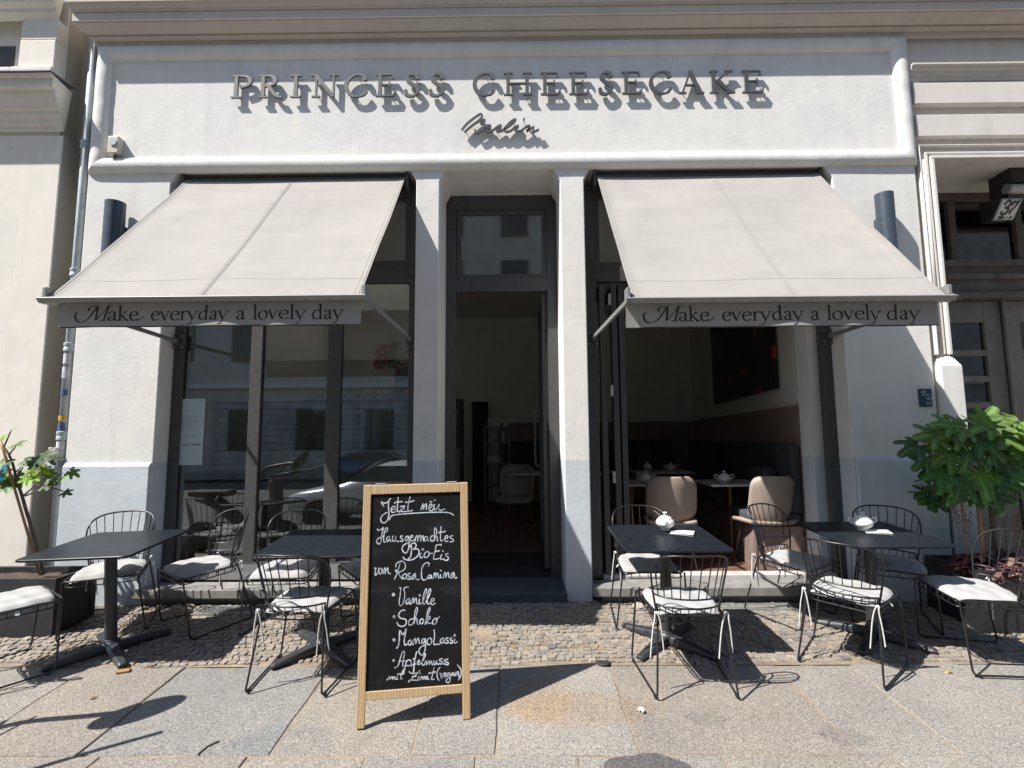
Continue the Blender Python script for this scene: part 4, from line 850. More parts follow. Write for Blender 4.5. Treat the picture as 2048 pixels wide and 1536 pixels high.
def make_chair():
    t = thing('wire_chair', 'x', 'chair', group=CH_GROUP); w = M['wire']
    for s in (-1, 1):
        mb = MB(); P = rounded([(s * .188, -.13, .432), (s * .226, -.235, .008), (s * .264, .225, .008), (s * .222, .262, .425)], .035, 5, False); mb.tube(P, .0062, 8)
        for yv, xv in ((-.20, .229), (.19, .261)): mb.tube([(s * xv, yv - .012, .006), (s * xv, yv + .012, .006)], .009, 8)
        mb.build('sled_leg', w, t, smooth=True, auto=50)
    mb = MB(); ring = [(-.226, .268), (.226, .268), (.192, -.145), (-.192, -.145)]
    top = rounded([(x, y, .427) for x, y in ring], .06, 5); mb.tube(top, .0058, 8, True)
    low = rounded([(x * .97, y - .0 if y > 0 else y + .01, .388) for x, y in ring], .06, 5); mb.tube(low, .0042, 6, True)
    n = 26
    def pt(R, u):
        L = [0]
        for i in range(len(R)): L.append(L[-1] + (R[(i + 1) % len(R)] - R[i]).length)
        d = u * L[-1]
        for i in range(len(R)):
            if d <= L[i + 1]: f = (d - L[i]) / max(1e-9, L[i + 1] - L[i]); return R[i].lerp(R[(i + 1) % len(R)], f)
        return R[0]
    for k in range(n): a, b = pt(top, k / n), pt(low, k / n); mb.tube([a, b], .0030, 5)
    for k in range(9): x = -.17 + .0425 * k; mb.tube([(x, .266, .425), (x * .88, -.14, .425)], .0030, 5)
    for yv in (-.02, .12): mb.tube([(-.205, yv, .421), (.205, yv, .421)], .0036, 6)
    mb.build('seat_basket', w, t, smooth=True, auto=50)
    mb = MB(); hp = []
    for k in range(61):
        a = math.pi * k / 60; X, Z = math.cos(a), math.sin(a); hp.append(bk(PH * math.copysign(abs(X) ** (2 / NN), X), ZB + (ZT - ZB) * Z ** (2 / NN)))
    mb.tube(hp, .0062, 8)
    def arc(z, p, r, drop=None):
        P = [bk(p * (k / 14 - 1), z) for k in range(29)]
        if drop: P = [bk(-p * 1.03, drop)] + P + [bk(p * 1.03, drop)]
        mb.tube(P, r, 8)
    zl = .535; pl = math.asin(min(.999, 1)) * .0 + PH * (1 - ((zl - ZB) / (ZT - ZB)) ** NN) ** (1 / NN)
    arc(zl, pl, .0052); arc(.478, R_(72), .0055, .43)
    for k in range(10):
        ph = R_(-63) + R_(14) * k; z1 = hoopz(ph); mb.tube([bk(ph, zl), bk(ph, zl + .5 * (z1 - zl)), bk(ph, z1)], .0034, 6)
        p0 = bk(ph, .478); mb.tube([p0, Vector((p0.x * .98, p0.y + .012, .437)), Vector((p0.x * .96, p0.y + .06, .426))], .0030, 5)
    mb.build('backrest', w, t, smooth=True, auto=50); return t
def make_cushion():
    t = thing('seat_cushion', 'x', 'cushion', group='white seat cushions tied to the wire chairs')
    mb = MB(); n = 22
    def edge(u, v):
        a, b = 2 * u - 1, 2 * v - 1; w = .212 - .02 * (1 - v); x = a * w * (1 - .06 * b * b - .012 * math.sin(9 * v)); y = .062 + b * .20 * (1 - .07 * a * a) ; k = abs(a) ** 8 + abs(b) ** 8
        return x * (1 - .05 * min(1, abs(a * b) ** 6)), y, a, b
    def topf(u, v):
        x, y, a, b = edge(u, v); f = max(0., (1 - abs(a) ** 9) * (1 - abs(b) ** 9)) ** .4; z = .4365 + .018 * f + .003 * (1 - a * a) * (1 - b * b)
        for ta in (-.42, .42):
            for tb_ in (-.42, .42): z -= .007 * math.exp(-((a - ta) ** 2 + (b - tb_) ** 2) / .018) * f
        z += .004 * math.sin(8 * a + 2 * b) * f + .003 * math.sin(11 * b - 3 * a) * f - .016 * max(0, b) ** 6 * (1 - f) - .012 * abs(a * b) ** 4
        return (x, y, z)
    mb.grid(n, n, topf)
    def botf(u, v):
        x, y, a, b = edge(u, v); f = max(0., (1 - abs(a) ** 9) * (1 - abs(b) ** 9)) ** .4; return (x, y, topf(u, v)[2] - .0005 - .020 * f)
    mb.grid(n, n, botf); o = mb.build('pad', M['cushion'], t, smooth=True)
    for s in (-1, 1):
        mb = MB(); c = Vector((s * .195, -.145, .445))
        for (dx, dy, L, wv) in ((.012, -.02, .20, .012), (-.014, -.012, .235, -.014)):
            P = [c, c + Vector((s * .006 + dx * .4, dy, .006)), c + Vector((dx, dy * 1.2, -.03)), c + Vector((dx * 1.6 + wv * .3, dy, -.10)), c + Vector((dx * 1.8 + wv, dy * .7, -L)), c + Vector((dx * 1.5 + wv * 1.4, dy * .8, -L - .02))]
            mb.tube(catmull(P, 5), .0042, 6)
        mb.lathe([(.003, -.008), (.008, -.004), (.008, .004), (.003, .008)], c + Vector((0, -.008, 0)), 8)
        mb.build('tie', M['cordw'], t, smooth=True)
    mb = MB(); mb.grid(2, 3, lambda u, v: (.195 + .03 * v, .05 + .022 * u, .434 - .035 * v)); mb.build('care_tag', M['cordw'], t)
    return t
CH = [  # x, y, heading (deg), cushion?, chair label, cushion label
 (1.0, 3.245, 0, 1, 'black wire chair seen squarely from behind, in front of the first right table', 'white cushion with hanging ties on the chair in front of the first right table'),
 (2.10, 3.42, -46, 1, 'black wire chair seen obliquely from behind, in front of the rightmost table', 'white cushion with hanging ties on the obliquely turned chair before the rightmost table'),
 (-1.32, 3.30, -4, 1, 'black wire chair seen from behind, standing left of the chalkboard', 'white cushion on the chair standing directly left of the chalkboard'),
 (-3.23, 3.30, -34, 1, 'black wire chair cut off by the left photo edge, back out of view', 'white cushion of the chair cut off by the left edge of the photo'),
 (-3.06, 4.02, 201, 1, 'black wire chair behind the leftmost table, against the grey pier base', 'white cushion on the chair behind the leftmost table, beside the left planter'),
 (-2.38, 4.08, 144, 1, 'black wire chair standing between the two left tables in front of the left window', 'white half shaded cushion on the chair between the two left tables'),
 (-1.72, 4.02, 183, 1, 'black wire chair behind the second left table, only its back showing above the top', 'white cushion hidden under the table edge, behind the second left table'),
 (-1.02, 4.04, 128, 1, 'black wire chair mostly hidden behind the chalkboard', 'white cushion half hidden behind the left side of the chalkboard'),
 (.985, 4.11, 180, 1, 'black wire chair behind the first right table, beside the folded window leaves', 'white cushion showing under the far left corner of the first right table'),
 (2.12, 4.17, 214, 1, 'black wire chair before the beige shell chair, turned to the rightmost table', 'white cushion on the chair between the two right tables'),
 (2.84, 4.07, 152, 1, 'black wire chair behind the rightmost table, against the shaded grey wall', 'shaded grey looking cushion on the chair behind the rightmost table'),
 (2.99, 3.47, 81, 1, 'black wire chair at the right edge of the photo in front of the purple plants', 'white cushion on the chair at the right edge before the black planter'),
]
chair0 = make_chair(); cush0 = make_cushion()
for i, (x, y, th, c, la, lb) in enumerate(CH):
    o = chair0 if i == 0 else copy_tree(chair0); o.location = (x, y, gz(y) + .004); o.rotation_euler = rot(R_(th)); o['label'] = la
    q = cush0 if i == 0 else copy_tree(cush0); q.location = (x, y, gz(y) + .004); q.rotation_euler = rot(R_(th + random.uniform(-3, 3))); q['label'] = lb

# ---------------------------------------------------------------- tables
def make_table():
    t = thing('bistro_table', 'x', 'table', group='black square tables on the pavement')
    mb = MB(); S2 = .342; out = rounded([(-S2, -S2, 0), (S2, -S2, 0), (S2, S2, 0), (-S2, S2, 0)], .045, 6); k = len(out)
    rings = [(.985, .706), (1, .709), (1.003, .714), (1, .720), (.992, .7225)]; b = len(mb.v)
    for s, z in rings: mb.v += [Vector((p.x * s, p.y * s, z)) for p in out]
    for r in range(len(rings) - 1):
        for i in range(k): j = (i + 1) % k; mb.face((b + r * k + i, b + r * k + j, b + (r + 1) * k + j, b + (r + 1) * k + i))
    mb.face([b + i for i in range(k)][::-1]); mb.face([b + 4 * k + i for i in range(k)]); mb.build('tabletop', M['table'], t, smooth=True, auto=30)
    mb = MB(); mb.tube([(0, 0, .035), (0, 0, .69)], .036, 22); mb.build('pole', M['cast'], t, smooth=True, auto=40)
    mb = MB(); mb.lathe([(.0, .688), (.05, .69), (.12, .700), (.13, .7055), (0, .7055)], seg=20); mb.build('top_plate', M['cast'], t)
    mb = MB()
    for k in range(4):
        R = Matrix.Rotation(R_(45 + 90 * k), 4, 'Z')
        prof = [(.02, .036, .030, .062), (.12, .034, .028, .058), (.26, .031, .022, .042), (.33, .029, .018, .034), (.352, .022, .012, .028)]
        b = len(mb.v)
        for (L, hw, hw2, h) in prof:
            for (a, z) in ((-hw, .008), (-hw, h * .6), (-hw2, h), (hw2, h), (hw, h * .6), (hw, .008)): mb.v.append(R @ Vector((L, a, z)))
        for r in range(len(prof) - 1):
            for i in range(6): j = (i + 1) % 6; mb.face((b + r * 6 + i, b + r * 6 + j, b + (r + 1) * 6 + j, b + (r + 1) * 6 + i))
        mb.face([b + i for i in range(6)]); mb.face([b + (len(prof) - 1) * 6 + i for i in range(6)][::-1])
        p = R @ Vector((.33, 0, 0)); mb.tube([(p.x, p.y, 0), (p.x, p.y, .012)], .02, 10)
    mb.lathe([(.0, .03), (.055, .035), (.055, .06), (.042, .075), (.036, .09)], seg=18); mb.build('cross_base', M['cast'], t, bevel=.006); return t
TB = [(1.025, 3.69, 0, 0, 'black square table with a tilted white bowl and menu near the open window'), (2.48, 3.755, 1, 0, 'rightmost black square table carrying a white handled bowl on a menu'),
      (-2.745, 3.60, 3, R_(-1.2), 'leftmost bare black square table beside the fig planter'), (-1.31, 3.61, 2, 0, 'bare black square table partly hidden by the chalkboard')]
tab0 = make_table()
for i, (x, y, th, rl, la) in enumerate(TB):
    o = tab0 if i == 0 else copy_tree(tab0); o.location = (x, y, gz(y) + .006); o.rotation_euler = rot(R_(th), rl); o['label'] = la
# bowls and menus
def make_bowl():
    t = thing('sugar_bowl', 'x', 'bowl', group='white porcelain sugar bowls')
    mb = MB(); mb.lathe([(.026, 0), (.030, .004), (.026, .010), (.040, .020), (.056, .036), (.060, .050), (.053, .066), (.042, .075), (.040, .077), (.0, .074)], seg=28); mb.build('bowl_body', M['porc'], t, smooth=True, auto=60)
    mb = MB(); mb.lathe([(.043, .076), (.042, .079), (.034, .086), (.018, .093), (.007, .096), (.007, .102), (.014, .108), (.014, .114), (.0, .118)], seg=24); mb.build('lid', M['porc'], t, smooth=True, auto=60)
    for s in (-1, 1):
        mb = MB(); mb.tube(catmull([(s * .052, 0, .064), (s * .072, 0, .080), (s * .090, 0, .074), (s * .088, 0, .056), (s * .072, 0, .046), (s * .056, 0, .040)], 5), .0045, 8); mb.build('handle', M['porc'], t, smooth=True)
    mb = MB(); mb.tube([(.02, .03, .09), (.035, .07, .115)], .0025, 6); mb.build('spoon', M['alu'], t); return t
bowl0 = make_bowl()
p1 = at_z(1309, 1060, .735 + gz(3.75) + .0); p2 = at_z(1708, 1056, .735 + gz(3.8))
p1 = Vector((1.065, 3.80, 0)); p2 = Vector((2.495, 3.80, 0))
def tz(y): return gz(y) + .735
bowl0.location = (1.075, 3.80, tz(3.80)); bowl0.rotation_euler = rot(R_(76)); bowl0.scale = (1.12, 1.12, 1.12); bowl0['label'] = 'white sugar bowl with a spoon on the first right table, seen end on'
bowls = [(2.46, 3.745, tz(3.745) + .004, 4, TILT, 'white sugar bowl with both handles showing, on the rightmost table'), (1.36, 5.45, 1.165, 10, 0, 'white sugar bowl inside the cafe, left of the first beige chair back'), (2.165, 5.42, 1.165, 0, 0, 'white sugar bowl on the marble table between the two beige chairs'), (1.86, 7.35, 1.165, 60, 0, 'small white sugar bowl far inside on the back table, left one'), (2.16, 7.25, 1.165, 5, 0, 'small white sugar bowl far inside on the back table, right one')]
for x, y, z, th, tl, la in bowls:
    o = copy_tree(bowl0); o.location = (x, y, z); o.rotation_euler = rot(R_(th), 0, tl); o['label'] = la; o.scale = (1.12, 1.12, 1.12)
def make_menu():
    t = thing('menu_card', 'x', 'menu', group='folded white menus on the tables'); w, h = .155, .115
    for k in range(2):
        mb = MB(); mb.grid(10, 4, lambda u, v: (w * (u - .5), h * (v - .5), .001 + k * (.0022 + .012 * max(0, u - .35)) + .004 * math.sin(u * 3.1) * k)); mb.build('sheet', M['paper'], t, smooth=True)
    mb = MB()
    for (a, b, c, d) in ((.25, .32, .07, .05), (.48, .62, .05, .09), (.62, .25, .10, .03), (.3, .7, .09, .03)): mb.grid(3, 1, lambda u, v: (lambda x: (w * (x - .5), h * (b + d * v - .5), .001 + .0022 + .012 * max(0, x - .35) + .004 * math.sin(x * 3.1) + .0008))(a + c * u))
    mb.build('printed_figure', M['ink'], t); return t
menu0 = make_menu(); menu0.location = (1.165, 3.70, tz(3.70)); menu0.rotation_euler = rot(R_(-24)); menu0['label'] = 'folded white menu beside the bowl on the first right table'
o = copy_tree(menu0); o.location = (2.53, 3.70, tz(3.70)); o.rotation_euler = rot(R_(-18)); o['label'] = 'folded white menu partly under the bowl on the rightmost table'

# ---------------------------------------------------------------- A-frame chalkboard
bd = thing('chalkboard_sign', 'pine framed A-board with white handwriting on black, standing on the pavement', 'chalkboard', (-.573, 3.055, gz(3.055) + .002), rot(R_(8)))
Wb, Lb, lean = .585, 1.222, R_(11.2)
def panel(sgn):
    y_off = -math.sin(lean) * Lb * sgn
    def T(u, v, d=0): return Vector((u, y_off * 1.0 + sgn * (math.sin(lean) * v) - sgn * d * math.cos(lean), math.cos(lean) * v + d * math.sin(lean)))
    def tbox(mb, u0, u1, v0, v1, d0, d1):
        b = len(mb.v)
        for d in (d0, d1):
            for u, v in ((u0, v0), (u1, v0), (u1, v1), (u0, v1)): mb.v.append(T(u, v, d))
        for q in ((0, 1, 2, 3), (7, 6, 5, 4), (0, 4, 5, 1), (1, 5, 6, 2), (2, 6, 7, 3), (3, 7, 4, 0)): mb.face([b + i for i in q])
    h = Wb / 2
    for u0, u1 in ((-h, -h + .042), (h - .042, h)):
        mb = MB(); tbox(mb, u0, u1, 0, Lb, -.011, .011); mb.build('leg', M['pine'], bd, bevel=.003)
    mb = MB(); tbox(mb, -h + .0425, h - .0425, Lb - .052, Lb - .001, -.0105, .0105); mb.build('top_rail', M['pine'], bd, bevel=.003)
    mb = MB(); tbox(mb, -h + .0425, h - .0425, .126, .168, -.0105, .0105); mb.build('bottom_rail', M['pine'], bd, bevel=.003)
    mb = MB(); tbox(mb, -h + .0424, h - .0424, .1685, Lb - .0525, -.006, .002); b_ = mb.build('black_panel', M['board'], bd)
    return T, b_
T, face = panel(1); T2, _ = panel(-1)
for u in (-.2, .2):
    mb = MB(); mb.tube([(u - .03, 0, math.cos(lean) * Lb + .004), (u + .03, 0, math.cos(lean) * Lb + .004)], .006, 8); mb.build('hinge', M['alu'], bd)
# handwriting, traced stroke by stroke on the board plane (corner to corner mapping of the measured panel)
src = [(730, 975), (936, 968), (941, 1437), (715, 1457)]; dst = [(-Wb / 2, Lb), (Wb / 2, Lb), (Wb / 2, 0), (-Wb / 2, 0)]
A_ = []
for (x, y), (u, v) in zip(src, dst): A_.append([x, y, 1, 0, 0, 0, -u * x, -u * y]); A_.append([0, 0, 0, x, y, 1, -v * x, -v * y])
hh = np.linalg.solve(np.array(A_, float), np.array([c for d in dst for c in d], float))
def hom(x, y): w = hh[6] * x + hh[7] * y + 1; return ((hh[0] * x + hh[1] * y + hh[2]) / w, (hh[3] * x + hh[4] * y + hh[5]) / w)
OFF = {'A': 990, 'B': 1085, 'C': 1170, 'D': 1265}
def ring(c, x, y, r): return (c, ' '.join('%d,%d' % (x + r * math.cos(a), y + r * math.sin(a)) for a in [k * math.pi / 4 for k in range(9)]))
HW = [('A', '320,280 285,240 262,188 330,215 400,190 430,140 465,115'), ('A', '465,115 432,170 415,260 425,400 420,500 390,590 330,640 270,620 250,560 280,490 340,440 385,415'),
('A', '475,360 540,340 560,300 530,280 490,310 475,370 500,415 560,400 590,360'), ('A', '625,90 615,200 605,330 620,390 650,400 680,375'), ('A', '545,215 560,200 630,190 715,180'),
('A', '670,290 730,280 765,280 720,330 690,365 690,390 760,395 820,385'), ('A', '675,345 760,335'), ('A', '880,75 850,200 830,330 850,385 900,380 930,365'), ('A', '780,195 880,185 965,155'),
('A', '1110,355 1140,270 1160,225 1165,290 1160,350 1190,270 1225,225 1230,280 1225,345'), ('A', '1265,330 1330,300 1350,250 1320,230 1285,290 1285,350 1330,375 1370,350 1400,240'), ('A', '1400,235 1395,320 1420,355 1460,310 1500,235 1490,320 1510,355 1560,360 1625,330'),
('A', '1305,180 1345,180'), ('A', '1395,150 1425,150'), ('A', '440,575 470,500 540,470 700,450 1000,425 1300,410 1600,405 1730,420 1810,465'),
('A', '180,770 200,800 260,780 310,740 290,830 270,950 255,1050 215,1095 170,1060 175,1000 240,950 330,915'), ('A', '350,850 395,800 395,750 360,760 330,850 315,960 320,1050 355,1045'), ('A', '440,930 390,950 380,1010 400,1040 430,1000 445,930 445,1000 470,1040'),
('A', '510,920 500,1000 525,1035 560,1000 575,920 570,1000 600,1040 640,1030'), ('A', '720,920 680,925 680,960 725,995 720,1030 670,1030'), ('A', '850,930 800,930 775,980 795,1020 830,990 850,920 855,1040 850,1180 800,1280 750,1270 710,1210 730,1130 800,1080 875,1045'),
('A', '875,970 930,940 930,905 895,920 880,980 910,1025 965,1000'), ('A', '980,1030 1000,950 1030,905 1045,950 1040,1030 1060,950 1090,905 1110,950 1105,1030 1130,940 1155,910 1165,990 1175,1030'), ('A', '1250,930 1200,940 1180,1000 1210,1025 1245,980 1255,930 1260,1000 1280,1025'),
('A', '1365,910 1330,925 1315,980 1340,1030 1380,1015'), ('A', '1380,1015 1440,880 1445,780 1410,745 1400,850 1395,1020 1420,940 1455,925 1460,990 1475,1030'), ('A', '1540,715 1530,850 1530,990 1550,1025 1590,1000'), ('A', '1490,850 1530,825 1600,830 1635,805'), ('A', '1620,980 1680,955 1680,910 1640,920 1620,980 1640,1035 1690,1020'), ('A', '1795,910 1740,920 1740,955 1800,990 1800,1030 1730,1040'),
('B', '880,120 890,100 905,110 905,230 890,330 840,390'), ('B', '885,110 920,55 980,50 1010,100 970,160 930,185 1020,170 1070,210 1060,290 1000,360 900,410 820,410 760,390 730,350'), ('B', '1115,260 1085,320 1110,365 1150,340'), ring('B', 1152, 180, 16), ('B', '1235,230 1190,270 1180,330 1210,355 1265,330 1290,260 1250,225 1210,245'), ('B', '1325,270 1360,265'),
('B', '1540,100 1545,70 1500,80 1435,95 1425,180 1395,280 1380,380 1420,390 1500,375'), ('B', '1415,225 1505,210'), ('B', '1555,290 1530,360 1545,395 1590,380'), ring('B', 1580, 215, 6), ('B', '1690,270 1640,285 1645,320 1695,350 1690,400 1640,415 1600,390'),
('B', '115,590 150,590 130,680 140,740 180,700 205,640 215,580'), ('B', '245,590 215,640 225,710 265,700 285,640 265,590 235,600'), ('B', '310,710 325,620 345,575 350,650 345,710 370,630 405,575 405,650 430,705 460,700'), ('B', '575,560 580,500 640,450 720,440 775,500 770,590 700,650 610,680 570,650 580,620 620,670 660,750 710,820'), ('B', '665,470 640,570 610,680 545,820'), ('B', '770,700 725,740 725,800 770,810 805,760 780,700'), ('B', '880,695 835,710 840,750 885,775 870,820 820,815'), ('B', '985,690 930,760 920,820 960,800 990,700 1000,800 1030,835 1075,815'),
('B', '1270,540 1290,490 1240,465 1170,510 1130,600 1120,720 1140,820 1190,840 1240,800'), ('B', '1310,730 1270,750 1265,800 1300,800 1330,730 1335,790 1360,800'), ('B', '1380,790 1395,700 1415,690 1420,790 1440,720 1470,690 1480,770 1500,800'), ('B', '1530,720 1525,780 1560,785'), ring('B', 1540, 635, 7), ('B', '1590,790 1605,700 1630,680 1640,790 1665,700 1700,680 1705,760 1730,790'), ('B', '1810,670 1760,720 1750,790 1790,780 1820,680 1830,770 1855,800 1880,775'),
ring('C', 525, 235, 24), ('C', '650,95 680,95 665,250 645,400 665,470 720,440 755,330 765,200 745,110 800,75 845,80'), ('C', '855,320 800,360 800,430 850,410 870,330 870,410 890,440'), ('C', '910,430 930,330 950,310 960,420 985,340 1010,310 1020,410 1045,440'), ('C', '1080,330 1070,420 1110,430'), ring('C', 1085, 250, 12), ('C', '1130,420 1190,280 1235,150 1220,110 1180,190 1155,320 1160,430 1200,430'), ('C', '1210,400 1280,270 1320,150 1300,110 1265,200 1245,330 1250,430 1300,420'), ('C', '1310,400 1385,360 1380,315 1335,330 1320,400 1350,450 1415,420'),
('C', '770,575 730,565 660,610 635,690 680,740 770,760 800,810 770,890 700,915 630,890 600,830'), ring('C', 535, 710, 22), ('C', '940,750 880,770 845,830 860,890 920,870'), ('C', '940,850 1000,700 1035,560 1020,510 985,600 955,860 990,760 1025,750 1030,830 1050,875'), ('C', '1130,750 1090,790 1090,850 1140,850 1165,790 1140,750'), ('C', '1195,870 1240,730 1300,560 1295,505 1250,600 1225,750 1220,860 1260,730 1300,700 1300,750 1240,790 1280,850 1330,840'), ('C', '1420,740 1370,780 1360,850 1410,865 1450,800 1430,740 1460,750 1510,705'),
ring('D', 535, 180, 20), ('D', '590,355 630,300 650,150 655,-20 690,20 720,65 760,20 795,-60 770,80 750,200 770,290 810,270'), ('D', '885,180 840,220 845,280 890,280 915,190 915,260 940,285'), ('D', '950,280 965,180 985,150 1000,260 1030,170 1060,145 1070,220 1085,265'), ('D', '1190,150 1140,170 1130,240 1170,240 1200,150 1205,300 1190,420 1140,500 1090,480 1065,410 1110,330 1200,280'), ('D', '1285,140 1240,190 1250,270 1310,270 1340,200 1310,140 1280,145'), ('D', '1390,-40 1400,80 1385,200 1390,280 1450,270 1510,270'), ('D', '1590,140 1530,170 1530,240 1570,240 1595,150 1600,220 1625,240'), ('D', '1690,140 1645,145 1650,180 1690,205 1680,245 1630,245'), ('D', '1780,130 1735,140 1745,180 1785,200 1775,245 1725,240'), ('D', '1830,160 1820,230 1850,245 1890,205'), ring('D', 1828, 80, 14),
('D', '550,775 620,730 660,600 710,450 760,430 740,560 720,700 730,750'), ('D', '640,635 765,625'), ring('D', 530, 620, 14), ('D', '800,620 770,760 735,910'), ('D', '785,680 830,610 890,620 900,690 850,730 790,720'), ('D', '1020,430 1000,500 970,650 960,780 950,870'), ('D', '940,590 1000,560'), ('D', '905,740 930,710 1000,690'), ('D', '1030,670 1080,640 1070,610 1040,640 1040,700 1090,690'), ('D', '1110,680 1170,590 1210,490 1190,480 1150,590 1130,690 1160,720'), ('D', '1175,720 1200,650 1225,630 1225,710 1260,650 1285,625 1285,705 1310,650 1335,635 1345,690 1360,710'), ('D', '1390,620 1385,680 1410,710 1440,640 1450,620 1445,680 1480,700'), ('D', '1570,580 1510,590 1515,625 1565,650 1555,690 1490,685'), ('D', '1680,590 1615,610 1620,640 1690,665 1680,705 1600,690'),
('D', '385,1035 430,970 450,965 440,1020 480,970 500,965 500,1020 540,965 555,1010 575,1025'), ('D', '600,960 590,1010 620,1015'), ring('D', 625, 915, 5), ('D', '735,810 710,880 680,960 680,1010 710,1000'), ('D', '650,900 700,910 740,905'), ('D', '855,850 880,880 950,895 1050,870 1090,820 1040,890 950,970 850,1070 840,1075 870,1040 960,1035 1030,1040'), ('D', '920,960 1010,955'), ('D', '1075,960 1045,1020 1075,1030'), ring('D', 1090, 890, 5), ('D', '1100,1020 1120,970 1140,960 1150,1020 1175,970 1195,960 1205,1020 1235,960 1250,960 1250,1010 1280,1020'), ('D', '1385,770 1370,870 1345,960 1335,1020 1390,1015'), ('D', '1275,890 1330,880 1420,860'),
('D', '1520,765 1475,810 1450,900 1460,980 1490,1040'), ('D', '1510,900 1535,900 1545,1000 1570,950 1590,890'), ('D', '1595,950 1640,920 1630,880 1605,910 1610,970 1650,950'), ('D', '1720,880 1680,890 1665,940 1700,940 1725,890 1735,980 1720,1060 1680,1090 1640,1050 1680,1000 1740,970'), ('D', '1790,880 1755,910 1765,940 1800,910 1810,880 1815,930 1830,940'), ('D', '1840,940 1855,880 1870,870 1875,930 1890,880 1910,860 1915,940 1925,970'), ('D', '1885,710 1950,790 1970,880 1950,960 1910,1030')]
mb = MB(); rr = random.Random(5)
for i, (c, s) in enumerate(HW):
    pts = []
    for p in s.split(): a, b = p.split(','); pts.append(hom(740 + float(a) / 10.779, OFF[c] + float(b) / 10.779))
    mb.stroke(pts, rr.uniform(.0024, .0034), lambda u, v, d: T(u, v, .0022 + d), 0, z0=.00018 * (i % 6), n=5)
mb.build('handwriting', M['chalk'], face, recalc=False)
# ---------------------------------------------------------------- planters, figs, coral bells
rp_ = random.Random(21)
def planter(x0, x1, y0, y1, h, label):
    zb = gz(y0) - .03; zt = gz((y0 + y1) / 2) + h; t = thing('planter_box', label, 'planter', ((x0 + x1) / 2, (y0 + y1) / 2, zb), group='black planter boxes')
    th = .028; mb = MB(); mb.box(x0, x1, y0, y0 + th, zb, zt); mb.box(x0, x1, y1 - th, y1, zb, zt); mb.box(x0, x0 + th, y0 + th, y1 - th, zb, zt); mb.box(x1 - th, x1, y0 + th, y1 - th, zb, zt); mb.build('box_wall', M['planter'], t, world=True, bevel=.004)
    mb = MB(); mb.grid(30, 20, lambda u, v: (x0 + th + (x1 - x0 - 2 * th) * u, y0 + th + (y1 - y0 - 2 * th) * v, zt - .05 + .012 * math.sin(u * 23) * math.cos(v * 17) + rp_.uniform(-.006, .006))); mb.build('soil', M['soil'], t, world=True, smooth=True); return zt
zL = planter(-4.45, -3.345, 3.815, 4.19, .40, 'black planter box with bare soil and a fig stem at the left edge')
zR = planter(3.30, 4.6, 3.80, 4.30, .42, 'black planter box full of purple leaves at the right edge')
LOBES = [(0, 1.0, 24), (52, .90, 20), (-52, .90, 20), (104, .72, 24), (-104, .72, 24)]
def leaf(mb, base, d, nrm, size, tint, lobes=LOBES, mn=.58, n=52, curl=.18):
    curl *= rp_.uniform(.3, 2.4); tint = tuple(c * rp_.uniform(.8, 1.2) for c in tint)
    d = d.normalized(); s = d.cross(nrm).normalized(); nrm = s.cross(d); mb.cur = tint; b = len(mb.v); ang = [(-155 + 310 * k / n) for k in range(n + 1)]
    mb.v.append(base)
    for f in (.5, 1.0):
        for a in ang:
            r = max(mn * (1 - abs(a) / 420), max(L * math.exp(-abs((a - c) / w) ** 3.4) for c, L, w in lobes)) * f * size; q = R_(a)
            u, v = r * math.cos(q), r * math.sin(q); z = -curl * (u * u + v * v) / size + .10 * abs(v) - .02 * math.cos(a * .13) * r
            mb.v.append(base + d * u + s * v + nrm * z)
    m_ = n + 1
    for k in range(n):
        mid = (ang[k] + ang[k + 1]) / 2; vein = n >= 30 and min(abs(mid - l[0]) for l in lobes) < 4.2; mb.cur = tuple(min(.6, c * 1.55 + .012) for c in tint) if vein else tuple(c * (1 + .10 * math.sin(mid * .21)) for c in tint)
        mb.face((b, b + 1 + k, b + 2 + k)); mb.face((b + 1 + k, b + 1 + m_ + k, b + 2 + m_ + k, b + 2 + k))
def rv(s=1.): return Vector((rp_.uniform(-s, s), rp_.uniform(-s, s), rp_.uniform(-s, s)))
# left fig: bare leaning stem, a few clusters
def pz(x, y, Y=4.0): return at_y(x, y, Y)
fg = thing('fig_tree', 'young fig with a bare leaning stem and few leaf tufts at the left edge', 'tree', tuple(pz(86, 1140, 4.0)))
mb = MB(); tr = [pz(86, 1150), pz(78, 1110), pz(66, 1065), pz(52, 1020), pz(44, 992), pz(34, 962), pz(26, 930), pz(18, 910), pz(6, 893), pz(-14, 884)]
mb.tube(catmull(tr, 5), [.015 - .009 * k / 45 for k in range(46)], 9); mb.build('trunk', M['bark'], fg, world=True, smooth=True)
BR = [[(44, 993), (58, 982), (72, 967), (78, 958), (72, 945)], [(50, 992), (75, 982), (100, 975), (122, 958), (139, 943)], [(30, 945), (48, 930)], [(32, 955), (40, 945), (46, 935)], [(18, 910), (24, 902), (30, 895), (32, 888)], [(8, 893), (14, 880), (20, 866), (23, 860)], [(48, 1000), (42, 985), (38, 965)], [(28, 938), (10, 940), (-8, 936)], [(100, 975), (120, 980), (135, 988)], [(70, 968), (85, 973), (100, 966)]]
mb = MB()
for i, b_ in enumerate(BR): P = [pz(x, y, 4.0 + .05 * math.sin(i * 2.1) * k / len(b_)) for k, (x, y) in enumerate(b_)]; Q = catmull(P, 5); mb.tube(Q, [.0065 - .003 * k / len(Q) for k in range(len(Q))], 6)
mb.build('branch', M['bark'], fg, world=True, smooth=True)
mb = MB(); G1 = [(.085, .15, .03), (.065, .12, .032), (.075, .135, .028), (.05, .09, .034)]; G2 = (.17, .27, .025)
